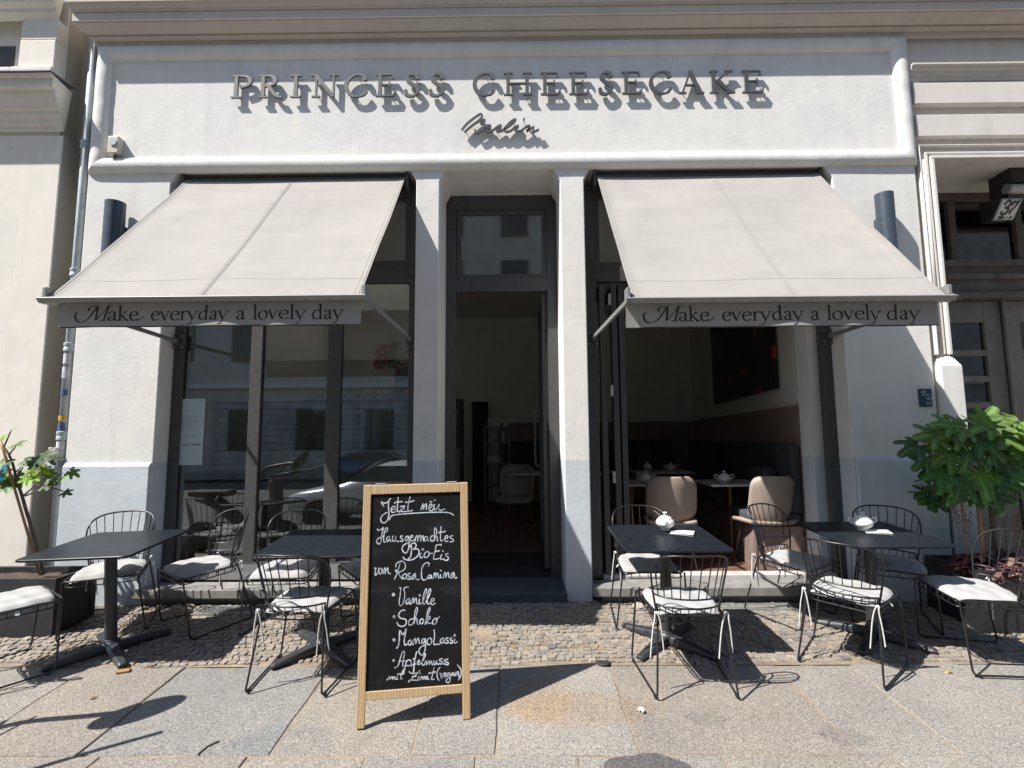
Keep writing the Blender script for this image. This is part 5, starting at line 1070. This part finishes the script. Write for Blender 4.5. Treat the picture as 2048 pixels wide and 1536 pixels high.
LF = [(23, 860, .05, 25, 1), (2, 880, .07, 60, 1), (33, 888, .09, -5, 0), (75, 925, .14, 150, 0), (80, 915, .15, 30, 0), (70, 918, .12, 195, 0), (95, 918, .11, 10, 0), (66, 944, .07, 150, 1), (80, 940, .09, -30, 1), (44, 955, .12, -120, 0), (60, 955, .10, -60, 1), (5, 930, .13, 160, 0), (14, 970, .16, 200, 0), (30, 962, .13, -150, 0), (8, 958, .1, 90, 0), (112, 955, .09, 190, 0), (125, 958, .06, 20, 1), (142, 943, .08, -45, 0), (92, 970, .10, 5, 0), (130, 985, .07, -20, 0), (105, 952, .08, 150, 0), (-4, 945, .12, 20, 0)]
for (x, y, s, a, k) in LF:
    q = R_(a); d = Vector((math.cos(q), rp_.uniform(-.7, .5), math.sin(q) * .8 + .05)); leaf(mb, pz(x, y, 4.0 + rp_.uniform(-.06, .06)), d, Vector((rp_.uniform(-.5, .5), -.75, .75)), s * .88, G2 if k else rp_.choice(G1))
mb.build('foliage', M['leaf'], fg, world=True, smooth=True)
st = thing('bamboo_stake', 'thin brown stake propping the young fig at the left edge', 'stake', tuple(pz(80, 1140, 3.97)))
mb = MB(); mb.tube([pz(80, 1150, 3.97), pz(8, 905, 3.97), pz(0, 880, 3.97)], .009, 8); mb.build('cane', M['bamboo'], st, world=True, smooth=True)
lb_ = MB(); a, b_ = pz(0, 962, 3.93), pz(10, 930, 3.93); lb_.bar(a, b_, .035, .002, (0, -1, 0)); tag(lb_.build('plant_label', M['bluelab']), 'blue plastic plant label hanging in the left fig', 'label')
# right fig: dense dome of big leaves, sunlit top and awning shade put into the leaf tints
fr = thing('fig_tree', 'dense bushy fig with large lobed leaves in front of the house entrance', 'tree', (3.62, 4.02, zR - .05))
mb = MB(); mb.tube(catmull([(3.62, 4.02, zR - .06), (3.63, 4.02, 1.0), (3.60, 3.98, 1.30), (3.62, 3.95, 1.45)], 6), .018, 9)
hub = Vector((3.60, 3.97, 1.32))
tips = []
for k in range(26):
    a = k * 2.4; el = rp_.uniform(-.35, .85); L = rp_.uniform(.22, .58); tips.append(hub + Vector((math.cos(a) * L * (1.0 if math.cos(a) < 0 else 1.0), math.sin(a) * L * .55, el * .48)))
mb.build('trunk', M['bark'], fr, world=True, smooth=True)
mb = MB()
for tp in tips: mb.tube(catmull([hub, hub.lerp(tp, .5) + Vector((0, 0, .05)), tp], 5), .005, 6)
mb.build('branch', M['bark'], fr, world=True, smooth=True)
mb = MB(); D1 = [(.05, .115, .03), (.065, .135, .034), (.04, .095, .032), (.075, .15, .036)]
for tp in tips:
    for j in range(3):
        a = rp_.uniform(0, 6.28); d = Vector((math.cos(a), math.sin(a) * .8 - .25, rp_.uniform(-.75, .25))) + (tp - hub) * .8
        up_ = tp.z > 1.58; leaf(mb, tp + rv(.06), d, Vector((rp_.uniform(-.7, .7), rp_.uniform(-1.1, -.1), rp_.uniform(.4, 1))), rp_.uniform(.07, .165), ((.13, .20, .04) if rp_.random() < .6 else (.08, .16, .035)) if up_ else rp_.choice(D1))  # high leaves get a lighter tint, painted as if in sun
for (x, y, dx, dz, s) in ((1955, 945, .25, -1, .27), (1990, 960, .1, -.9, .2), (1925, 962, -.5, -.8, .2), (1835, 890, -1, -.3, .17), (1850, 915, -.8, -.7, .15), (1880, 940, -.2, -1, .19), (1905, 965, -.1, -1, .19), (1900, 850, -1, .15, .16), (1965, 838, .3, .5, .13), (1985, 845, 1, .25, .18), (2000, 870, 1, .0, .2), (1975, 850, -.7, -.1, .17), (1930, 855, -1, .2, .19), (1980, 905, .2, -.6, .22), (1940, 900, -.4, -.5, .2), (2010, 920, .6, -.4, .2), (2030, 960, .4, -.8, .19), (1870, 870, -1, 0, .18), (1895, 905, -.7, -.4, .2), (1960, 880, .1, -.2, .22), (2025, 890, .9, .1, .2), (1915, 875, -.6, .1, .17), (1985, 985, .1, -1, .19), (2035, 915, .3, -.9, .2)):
    leaf(mb, at_y(x, y, 3.72), Vector((dx, -.25, dz)), Vector((rp_.uniform(-.5, .6), -.8, .55)), s * .88, (.10, .19, .04) if y < 880 or s > .25 else rp_.choice(D1))  # upper leaves take the painted sunlit tint
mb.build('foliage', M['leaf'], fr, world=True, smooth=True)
st = thing('bamboo_stake', 'light bamboo cane standing among the purple leaves under the right fig', 'stake', (3.46, 3.93, zR))
mb = MB(); mb.tube([(3.46, 3.93, zR - .1), (3.455, 3.93, 1.32)], .011, 8); mb.tube([(3.36, 3.95, zR - .1), (3.35, 3.95, 1.2)], .006, 8); mb.build('cane', M['bamboo'], st, world=True, smooth=True)
HL = [(0, 1, 26), (55, .95, 24), (-55, .95, 24), (112, .9, 26), (-112, .9, 26)]
def heuchera(x, y, rad, h, label, n):
    t = thing('coral_bells', label, 'plant', (x, y, zR - .05), group='purple coral bells in the right planter'); mb = MB()
    PC = [(.075, .03, .036), (.13, .075, .075), (.05, .02, .026), (.19, .12, .10), (.035, .016, .02), (.10, .025, .032)]
    for k in range(n):
        a = rp_.uniform(0, 6.28); r = rad * math.sqrt(rp_.random()); c = Vector((x + r * math.cos(a), y + r * math.sin(a) * .8, zR - .03 + h * (1 - (r / rad) ** 2) * rp_.uniform(.5, 1)))
        leaf(mb, c, Vector((math.cos(a) + rp_.uniform(-.5, .5), math.sin(a) - .3, rp_.uniform(-.3, .5))), Vector((rp_.uniform(-.4, .4), -.45, .8)), rp_.uniform(.05, .085), rp_.choice(PC), HL, .7, 30, .5)
    mb.build('leaves', M['heuch'], t, world=True, smooth=True); mb = MB(); m2 = MB()
    for k in range(4):
        a = rp_.uniform(0, 6.28); r = rad * .6 * rp_.random(); b0 = Vector((x + r * math.cos(a), y + r * math.sin(a), zR)); tp = b0 + Vector((rp_.uniform(-.08, .08), rp_.uniform(-.06, .06), rp_.uniform(.32, .5))); mb.tube([b0, b0.lerp(tp, .5) + Vector((.01, 0, 0)), tp], .0018, 5)
        for j in range(26):
            f = rp_.uniform(.55, 1); c = b0.lerp(tp, f) + rv(.022); m2.cur = (.34, .15, .13) if rp_.random() < .7 else (.45, .30, .26); m2.lathe([(.0005, -.005), (.0045, -.002), (.005, .003), (.001, .006)], c, 5)
    mb.build('flower_stalk', M['copper'], t, world=True, smooth=True); m2.build('flowers', M['heuch'], t, world=True)
heuchera(3.44, 3.97, .17, .12, 'dark purple coral bells at the shaded left end of the right planter', 80)
heuchera(3.66, 3.88, .24, .17, 'red and silvery purple coral bells filling the sunlit front of the right planter', 170)
heuchera(4.02, 4.0, .26, .18, 'purple coral bells at the far right end of the planter behind the edge chair', 110)

# ---------------------------------------------------------------- small things on the ground
def grate(x0, x1, y0, y1, n, label):
    t = thing('cellar_grate', label, 'grate', ((x0 + x1) / 2, (y0 + y1) / 2, gz(y0)), group='cellar grates at the foot of the wall'); mb = MB(); z = lambda y: gz(y) + .006
    mb.bar((x0, y0, z(y0)), (x1, y0, z(y0)), .014, .02); mb.bar((x0, y1, z(y1)), (x1, y1, z(y1)), .014, .02); mb.bar((x0, y0, z(y0)), (x0, y1, z(y1)), .014, .02); mb.bar((x1, y0, z(y0)), (x1, y1, z(y1)), .014, .02); mb.build('rim', M['grate'], t, world=True)
    mb = MB()
    for k in range(n): x = x0 + (x1 - x0) * (k + .5) / n; mb.bar((x, y0, z(y0)), (x, y1, z(y1)), .006, .018)
    mb.build('bars', M['grate'], t, world=True); mb = MB(); mb.grid(1, 1, lambda u, v: (x0 + (x1 - x0) * u, y0 + (y1 - y0) * v, gz(y0 + (y1 - y0) * v) - .004)); mb.build('shaft', M['rubber'], t, world=True)
grate(-2.56, -1.95, 4.19, 4.335, 30, 'galvanised cellar grate under the left window ledge'); grate(1.64, 2.62, 4.225, 4.34, 52, 'galvanised cellar grate under the right window ledge')
ls = random.Random(4)
for (x, y, s, la) in ((-2.93, 4.3, .05, 'grey rubble stone at the foot of the left pier, nearest the wall corner'), (-2.78, 4.33, .045, 'low rubble stone left of the left grate'), (-2.68, 4.34, .04, 'small rubble stone touching the left grate corner'), (-2.10, 4.34, .045, 'dark rubble stone on the right half of the left grate'), (.53, 4.36, .035, 'brown rubble stone by the pier right of the door'), (.98, 4.3, .05, 'pale broken stone under the left end of the right ledge')):
    mb = MB(); S_ = [Vector((ls.uniform(-1, 1), ls.uniform(-1, 1), ls.uniform(-.2, 1))).normalized() for _ in range(18)]
    import bmesh
    bm = bmesh.new()
    for v in S_: bm.verts.new((v.x * s * 1.25, v.y * s * .8, max(0, v.z) * s))
    bmesh.ops.convex_hull(bm, input=bm.verts); me = bpy.data.meshes.new('loose_stone'); bm.to_mesh(me); bm.free(); me.materials.append(M['stonec']); o = bpy.data.objects.new('loose_stone', me); link(o); o.location = (x, y, gz(y) - .003)
    md = o.modifiers.new('bevel', 'BEVEL'); md.width = .006; md.segments = 2; tag(o, la, 'stone', 'loose stones along the wall foot')
mb = MB(); y_ = 2.87; mb.grid(6, 6, lambda u, v: (.650 + .026 * u + .006 * math.sin(v * 7), 2.90 + .035 * v, gz(2.90 + .035 * v) + .010 + .012 * math.sin(u * 9 + v * 5) * math.sin(v * 6 + 1))); tag(mb.build('crumpled_tissue', M['paper'], smooth=True), 'small crumpled white tissue on the flags right of the chalkboard', 'litter')
mb = MB(); P = [at_z(395, 1508, gz(2.6) + .004), at_z(415, 1492, gz(2.63) + .006), at_z(438, 1482, gz(2.67) + .006)]; mb.tube(P, .004, 6); tag(mb.build('twig', M['bark'], smooth=True), 'short dark twig on the flags at the lower left', 'twig')
for (x, y, la) in ((.30, 3.42, 'black tar filled pit at the edge of the cobbles right of the chalkboard shadow'),):
    mb = MB(); P = bG = None
    mb.lathe([(0, -.002), (.045, -.001), (.047, .004), (.03, .006), (0, .006)], (.545, 3.425, gz(3.425) + .004), 16); tag(mb.build('joint_plug', M['rubber'], smooth=True), la, 'plug')
mb = MB(); mb.box(-.035, .035, -.02, .02, 0, .014); o = mb.build('wooden_wedge', M['bamboo'], bevel=.003); o.location = (-2.455, 3.335, gz(3.335) + .004); o.rotation_euler = rot(R_(20)); tag(o, 'small wooden wedge under the foot of the leftmost table', 'wedge')

# ---------------------------------------------------------------- inside the cafe
def shell_chair(x, y, th, label):
    t = thing('shell_chair', label, 'chair', (x, y, .40), (0, 0, R_(th)), 'beige shell chairs inside the cafe')
    mb = MB(); nu, nv = 18, 22
    def sh(u, v):
        a = 2 * u - 1; b = 2 * v - 1; xx = .232 * a * (1 - .22 * b ** 6); zz = .665 + .215 * b * (1 - .13 * a ** 6)
        return (xx, -.235 - .045 * b + .105 * a * a + .015 * b ** 4, zz)
    mb.grid(nu, nv, sh); o = mb.build('backrest', M['taupe'], t, smooth=True); md = o.modifiers.new('solid', 'SOLIDIFY'); md.thickness = .022; md.offset = 0
    mb = MB(); mb.grid(16, 16, lambda u, v: (lambda a, b: (a * .235 * (1 - .10 * max(0, b) ** 3 - .06 * max(0, -b) ** 2), .02 + b * .215 * (1 - .06 * a * a), .455 + .015 * a * a - .02 * max(0, b) ** 3))(2 * u - 1, 2 * v - 1)); o = mb.build('seat', M['taupe'], t, smooth=True); md = o.modifiers.new('solid', 'SOLIDIFY'); md.thickness = .035; md.offset = -1
    for sx in (-1, 1):
        for sy in (-1, 1):
            mb = MB(); mb.tube([(sx * .13, .02 + sy * .12, .42), (sx * .21, .02 + sy * .20, .008)], .008, 8); mb.lathe([(.011, 0), (.013, .004), (.011, .016)], (sx * .21, .02 + sy * .20, .0), 8); mb.build('leg', M['legmetal'], t, smooth=True, auto=50)
    return t
s0 = shell_chair(1.49, 5.12, -6, 'beige shell chair seen from behind, sunlit in the middle of the right opening')
for (x, y, th, la) in ((2.40, 5.10, 9, 'beige shell chair seen from behind with a diagonal shadow, at the right of the opening'), (-.02, 6.9, 170, 'dim beige shell chair standing in the dark behind the doorway')):
    o = copy_tree(s0); o.location = (x, y, .40); o.rotation_euler = (0, 0, R_(th)); o['label'] = la
def marble(x, y, w, d, label, first=None):
    t = thing('marble_table', label, 'table', (x, y, .40), group='marble tables inside the cafe')
    mb = MB(); mb.box(-w / 2, w / 2, -d / 2, d / 2, .74, .762); mb.build('tabletop', M['marble'], t, bevel=.004); mb = MB(); mb.tube([(0, 0, .03), (0, 0, .74)], .022, 12); mb.build('pole', M['copper'], t, smooth=True, auto=40); mb = MB(); mb.lathe([(.0, 0), (.21, .001), (.21, .012), (.05, .025), (.022, .04)], seg=24); mb.build('foot', M['copper'], t, smooth=True, auto=40)
marble(1.25, 5.68, .62, .6, 'marble table inside, left of the first beige chair'); marble(2.30, 5.62, .62, .62, 'marble table on a bronze pole between the two beige chairs'); marble(2.05, 7.4, .8, .6, 'marble table far back in the cafe with two small bowls'); marble(.2, 7.3, .6, .6, 'marble table in the dark behind the doorway')
pc = thing('wall_painting', 'large dark floral painting hanging above the banquette on the right wall', 'painting', (wallx(6.8) - .04, 6.8, 2.9))
mb = MB(); bpan(5.45, 8.2, 2.155, 3.75, .02, .06, mb); mb.build('canvas', M['painting'], pc, world=True)
mb = MB(); bpan(5.25, 5.75, .93, 1.33, .15, .30, mb); o = mb.build('seat_pillow', M['banq'], bevel=.06, seg=4); tag(o, 'grey pillow on the banquette beside the right opening', 'pillow')
# counter with glass display behind the left window
ct = thing('display_counter', 'long olive counter with a glass cake display behind the left window', 'counter', (-2.1, 6.3, .40))
mb = MB(); mb.box(-3.6, -.75, 6.1, 6.9, .405, 1.52); mb.build('counter_body', M['counter'], ct, world=True, bevel=.01)
mb = MB(); mb.box(-3.6, -.75, 6.1, 6.9, 2.06, 2.10)
for x in (-3.6, -2.7, -1.75, -.78): mb.box(x, x + .03, 6.11, 6.14, 1.521, 2.06)
mb.box(-3.6, -.75, 6.2, 6.88, 1.79, 1.80); mb.build('display_frame', M['cab'], ct, world=True)
mb = MB(); mb.box(-3.57, -.78, 6.115, 6.121, 1.53, 2.055); mb.build('display_glass', M['glass'], ct, world=True)
mb = MB(); mb.box(-3.58, -.77, 6.88, 6.92, 1.525, 2.058); mb.build('display_back', M['cab'], ct, world=True)
for i, x in enumerate((-3.0, -2.62, -2.40, -2.16)):
    mb = MB(); mb.box(x, x + .12, 6.145, 6.15, 1.535, 1.70); tag(mb.build('price_card', M['card']), 'small pale green price card standing in the glass display', 'card', 'price cards in the display')
for i, (x, r) in enumerate(((-1.35, .15), (-1.05, .12), (-1.95, .13), (-2.85, .14))):
    t = thing('cake_stand', ['white cake stand with green topped cake in the display, second from the right', 'white cake stand with cake at the right end of the display', 'white cake stand with cake in the middle of the display', 'white cake stand with cake at the left end of the display'][i], 'cake stand', (x, 6.5, 1.525), group='cake stands in the display'); mb = MB(); mb.lathe([(.0, 0), (.07, .0), (.02, .02), (.02, .08), (r, .09), (r, .10), (0, .10)], seg=24); mb.build('stand', M['porc'], t, smooth=True, auto=40); mb = MB(); mb.lathe([(r * .85, .102), (r * .85, .17), (r * .8, .18), (0, .185)], seg=24); mb.build('cake', M['card'], t, smooth=True, auto=40)
t = thing('menu_sheet', 'tall pale mint sheet with small print stuck on the left window pane', 'notice', (-2.86, 4.655, 1.7))
A, B_ = at_y(361, 798, 4.627), at_y(404, 930, 4.627); mb = MB(); mb.box(A.x, B_.x, 4.627, 4.6285, B_.z, A.z); mb.build('sheet', M['mint'], t, world=True)
mb = MB(); W_, H_ = B_.x - A.x, A.z - B_.z
for k, (f, a, b_) in enumerate(((.03, .75, .92), (.11, .42, .5), (.18, .12, .28), (.27, .12, .8), (.31, .12, .7), (.35, .12, .82), (.39, .12, .6), (.43, .12, .75), (.55, .15, .7), (.56, .78, .86), (.68, .2, .32), (.68, .36, .48), (.68, .58, .88))): mb.box(A.x + W_ * a, A.x + W_ * b_, 4.6258, 4.6265, A.z - H_ * f - H_ * (.03 if f > .6 else .006), A.z - H_ * f)
mb.build('small_print', M['alu'], t, world=True)
vt = thing('flower_vase', 'dark vase of pink and red flowers behind the right pane of the left window', 'vase', (-1.42, 6.05, 2.10))
xv, yv, zv = -1.42, 6.35, 2.10; vt.location = (xv, yv, zv)
mb = MB(); mb.lathe([(.0, 0), (.09, .0), (.10, .12), (.08, .30), (.075, .32), (.0, .30)], (xv, yv, zv), 20); mb.build('vase_body', M['vase'], vt, world=True, smooth=True, auto=50)
mb = MB(); ml = MB(); mf = MB(); ml.cur = (.03, .07, .02)
for k in range(16):
    a = rp_.uniform(0, 6.28); tp = Vector((xv + rp_.uniform(-.3, .28), yv + rp_.uniform(-.15, .15), zv + rp_.uniform(.35, .85))); mb.tube(catmull([(xv, yv, zv + .25), ((xv * 2 + tp.x) / 3, yv, zv + .45), tp], 4), .005, 5)
    for j in range(1): leaf(ml, tp + rv(.06) - Vector((0, 0, .12)), rv(), Vector((0, -1, .3)), .12, (.03, .07, .02), HL, .6, 16)
for (dx, dz, r) in ((-.20, .60, .12), (-.26, .48, .08), (.16, .36, .08), (.22, .62, .07), (.1, .10, .08), (-.02, .42, .05)):
    for j in range(26): d = rv().normalized(); mf.lathe([(.001, -.03), (.03, -.01), (.034, .01), (.002, .025)], Vector((xv + dx, yv - .05, zv + dz)) + d * r * .8, 6)
mb.build('stems', M['greenst'], vt, world=True, smooth=True); ml.build('leaves', M['leaf'], vt, world=True, smooth=True); mf.build('blossoms', M['redfl'], vt, world=True, smooth=True)
tr = thing('shelf_trolley', 'dim metal shelf with small items seen through the open door', 'shelf', (-.35, 9.2, .40))
mb = MB()
for x in (-.55, -.12):
    for y in (9.0, 9.35): mb.box(x - .012, x + .012, y - .012, y + .012, .41, 1.85)
for z in (.8, 1.2, 1.55, 1.83): mb.box(-.56, -.11, 8.99, 9.36, z - .012, z + .012)
mb.build('shelf_frame', M['alu'], tr, world=True)
mb = MB()
for (x, z, w_, h_) in ((-.5, 1.845, .12, .12), (-.34, 1.845, .06, .1), (-.22, 1.845, .08, .13), (-.48, 1.565, .1, .1), (-.25, 1.565, .05, .18), (-.5, 1.215, .2, .12)): mb.box(x, x + w_, 9.05, 9.2, z, z + h_)
tag(mb.build('stacked_goods', M['paper'], tr, world=True), kind='stuff')
pn = thing('back_shelf', 'dark wall shelving behind the counter with small jars', 'shelf', (-2.2, 8.6, .40))
mb = MB(); mb.box(-3.6, -.9, 8.6, 8.9, .41, 2.3); mb.build('cabinet', M['cab'], pn, world=True); mb = MB()
for k in range(22): x = -3.5 + .115 * k; mb.lathe([(.03, 0), (.04, .01), (.04, .11), (.02, .13), (.02, .15)], (x, 8.7, 2.305), 8)
tag(mb.build('jars', M['marble'], pn, world=True), kind='stuff')

# ---------------------------------------------------------------- across the street (seen only as reflections in the panes)
op = thing('apartment_building', 'grey rendered apartment house across the street behind the viewer', 'building', (0, -17, 0))
mb = MB(); mb.box(-45, 45, -26, -17, -.2, 19); mb.build('facade', M['oppwall'], op, world=True)
mb = MB(); mb.box(-45, 45, -17.0, -16.75, 4.2, 4.5); mb.box(-45, 45, -17.0, -16.6, 18.6, 19.1); mb.build('cornice', M['trim'], op, world=True)
mg = MB()
for k in range(11): mg.box(-45, 45, -16.999, -16.93, .35 * k, .35 * k + .31)
mg.build('rusticated_base', M['oppwall'], op, world=True)
m1 = MB(); m1.box(-.75, .75, -.08, .075, 0, 2.1); m2 = MB(); m2.box(-.66, .66, .076, .085, .06, 1.0); m2.box(-.66, .66, .076, .085, 1.05, 2.04)
w0 = m1.build('window', M['doorw'], op); p0 = m2.build('pane', M['carglass'], w0); first = True
for zz in (1.0, 5.6, 9.0, 12.4, 15.6):
    for k in range(13):
        o = w0 if first else copy_tree(w0, op); first = False; o.location = (-21 + 3.5 * k, .0 + .02, zz)
def car(x, y, flip, mat, label):
    t = thing('parked_car', label, 'car', (x, y, -.24), (0, 0, math.pi if flip else 0), 'parked cars along the street')
    ST = [(-2.15, .55, .30, .62, .64, .5), (-2.05, .78, .24, .72, .74, .6), (-1.5, .86, .22, .80, .84, .7), (-1.0, .88, .22, .86, .90, .72), (-.35, .88, .22, .90, 1.36, .60), (.2, .88, .22, .91, 1.43, .58), (.9, .88, .22, .92, 1.40, .58), (1.5, .87, .22, .93, 1.14, .62), (1.95, .82, .26, .92, .95, .68), (2.12, .66, .34, .82, .86, .6)]
    mb = MB(); b = len(mb.v); k = 9
    for (X, hw, zb, zm, zr, rw) in ST:
        for (yy, z) in ((-hw * .9, zb), (-hw, (zb + zm) / 2), (-hw * .97, zm), (-rw, zm + (zr - zm) * .85), (0, zr), (rw, zm + (zr - zm) * .85), (hw * .97, zm), (hw, (zb + zm) / 2), (hw * .9, zb)): mb.v.append(Vector((X, yy, z)))
    for s in range(len(ST) - 1):
        for i in range(k - 1): a = b + s * k + i; mb.face((a, a + 1, a + k + 1, a + k))
        a = b + s * k; mb.face((a, a + k, a + 2 * k - 1, a + k - 1))
    mb.face([b + i for i in range(k)]); mb.face([b + (len(ST) - 1) * k + i for i in range(k)][::-1]); mb.build('body', mat, t, smooth=True, sub=1)
    for s in (-1, 1):
        mb = MB(); mb.poly([(-.78, s * .86, .98), (1.42, s * .86, 1.0), (1.0, s * .69, 1.30), (-.25, s * .69, 1.30)]); mb.build('side_window', M['carglass'], t)
        mb = MB(); mb.lathe([(.0, -.03), (.07, -.02), (.08, .0), (.0, .01)], (-2.05, s * .55, .62), 12); mb.build('headlight', M['porc'], t)
        mb = MB(); mb.box(2.08, 2.14, s * .6 - .1, s * .6 + .1, .7, .8); mb.build('tail_light', M['red'], t)
    mb = MB(); mb.poly([(-1.02, -.68, .93), (-1.02, .68, .93), (-.36, .54, 1.365), (-.36, -.54, 1.365)]); mb.build('windscreen', M['carglass'], t)
    for X in (-1.35, 1.3):
        for s in (-1, 1):
            R = Matrix.Rotation(math.pi / 2, 4, 'X'); mb = MB(); mb.lathe([(.20, -.1), (.31, -.1), (.325, -.06), (.325, .06), (.31, .1), (.20, .1)], (X, s * .80, .325), 24, R); wh = mb.build('wheel', M['tyre'], t, smooth=True, auto=40); mb = MB(); mb.lathe([(.0, -.09), (.2, -.095), (.2, .095), (.0, .09)], (X, s * .80, .325), 20, R); mb.build('rim', M['rim'], wh)
    return t
car(-2.75, -2.35, False, M['silver'], 'silver hatchback parked at the near kerb behind the viewer')
car(-5.5, -11.6, True, M['bluecar'], 'dark blue hatchback parked across the street')
# made-up scooter out of frame, parts shaped to cast a shadow into view
sc_ = thing('shadow_scooter', 'made-up dark scooter out of view at left, added for its cast shadow', 'scooter', (-3.42, 2.20, gz(2.2)), (0, 0, 0))
mb = MB(); mb.tube(catmull([(-.9, 0, .75), (-.6, 0, .62), (-.2, 0, .30), (.05, 0, .30), (.15, 0, .6), (.13, 0, .95)], 6), .09, 12); mb.build('body', M['frame'], sc_, smooth=True)
mb = MB(); mb.box(-1.0, -.45, -.13, .13, .74, .82); mb.build('seat', M['rubber'], sc_, bevel=.03)
for X in (.28, -.85):
    mb = MB(); mb.lathe([(.1, -.05), (.19, -.05), (.21, 0), (.19, .05), (.1, .05)], (X, 0, .21), 20, Matrix.Rotation(math.pi / 2, 4, 'X')); mb.build('wheel', M['tyre'], sc_, smooth=True)
mb = MB(); mb.tube([(.28, 0, .21), (.16, 0, .6), (.10, 0, 1.0)], .03, 10); mb.tube([(.05, -.32, 1.02), (.1, 0, 1.0), (.05, .32, 1.02)], .015, 8); mb.build('handlebar', M['frame'], sc_, smooth=True)
for (ex, ey, ez) in ((.59, .33, 1.20), (.30, -.45, 1.22)):
    s = 1 if ey > 0 else -1; mb = MB(); mb.tube(catmull([(.06, s * .24, 1.02), (.12, s * .27, 1.12), (ex * .6, ey * .9, ez - .03), (ex - .06, ey, ez - .01)], 5), .024, 8)
    Rq = SUN.to_track_quat('Z', 'Y').to_matrix().to_4x4(); k0 = len(mb.v)
    mb.lathe([(.0, -.012), (.09, -.01), (.105, 0), (.09, .012), (.0, .016)], (0, 0, 0), 22)
    dirx = Vector((.72, .62, 0)); dirx = (dirx - SUN * dirx.dot(SUN)).normalized(); diry = SUN.cross(dirx)
    for i in range(k0, len(mb.v)): q = mb.v[i]; mb.v[i] = Vector((ex, ey, ez)) + dirx * q.x * 1.75 + diry * q.y * .92 + SUN * q.z  # disc turned square to the sun and stretched for its shadow
    mb.build('shadow_mirror', M['frame'], sc_, smooth=True)
    mb = MB(); mb.tube([(.06, s * .16, 1.0), (.16, s * .20, .99), (.20, s * .36, 1.0)], .008, 6); mb.build('brake_lever', M['frame'], sc_, smooth=True)
mb = MB(); mb.tube(catmull([(.42, -.12, 1.06), (.62, .02, 1.09), (.863, .171, 1.145)], 5), .015, 8); mb.tube([(.10, -.05, 1.0), (.42, -.12, 1.06)], .02, 8); mb.build('shadow_prong', M['frame'], sc_, smooth=True)  # prong added only for the shadow it casts
for (x, y, th, la) in ((-2.42, 3.05, 20, 'dry tan leaf lying on the blue grey flag at the left'), (1.30, 4.18, 70, 'dry tan leaf on the cobbles in front of the right ledge'), (-.02, 3.62, 140, 'curled dry leaf on the cobbles right of the chalkboard'), (2.63, 3.30, 200, 'small pale dry leaf near the foot of the rightmost table')):
    mb = MB(); leaf(mb, Vector((0, 0, .006)), Vector((1, 0, .1)), Vector((0, 0, 1)), .045, (.30, .21, .12), [(0, 1, 28)], .42, 20, .3); o = mb.build('fallen_leaf', M['heuch'], smooth=True); o.location = (x, y, gz(y) + .006); o.rotation_euler = rot(R_(th)); tag(o, la, 'leaf', 'dry leaves on the pavement')
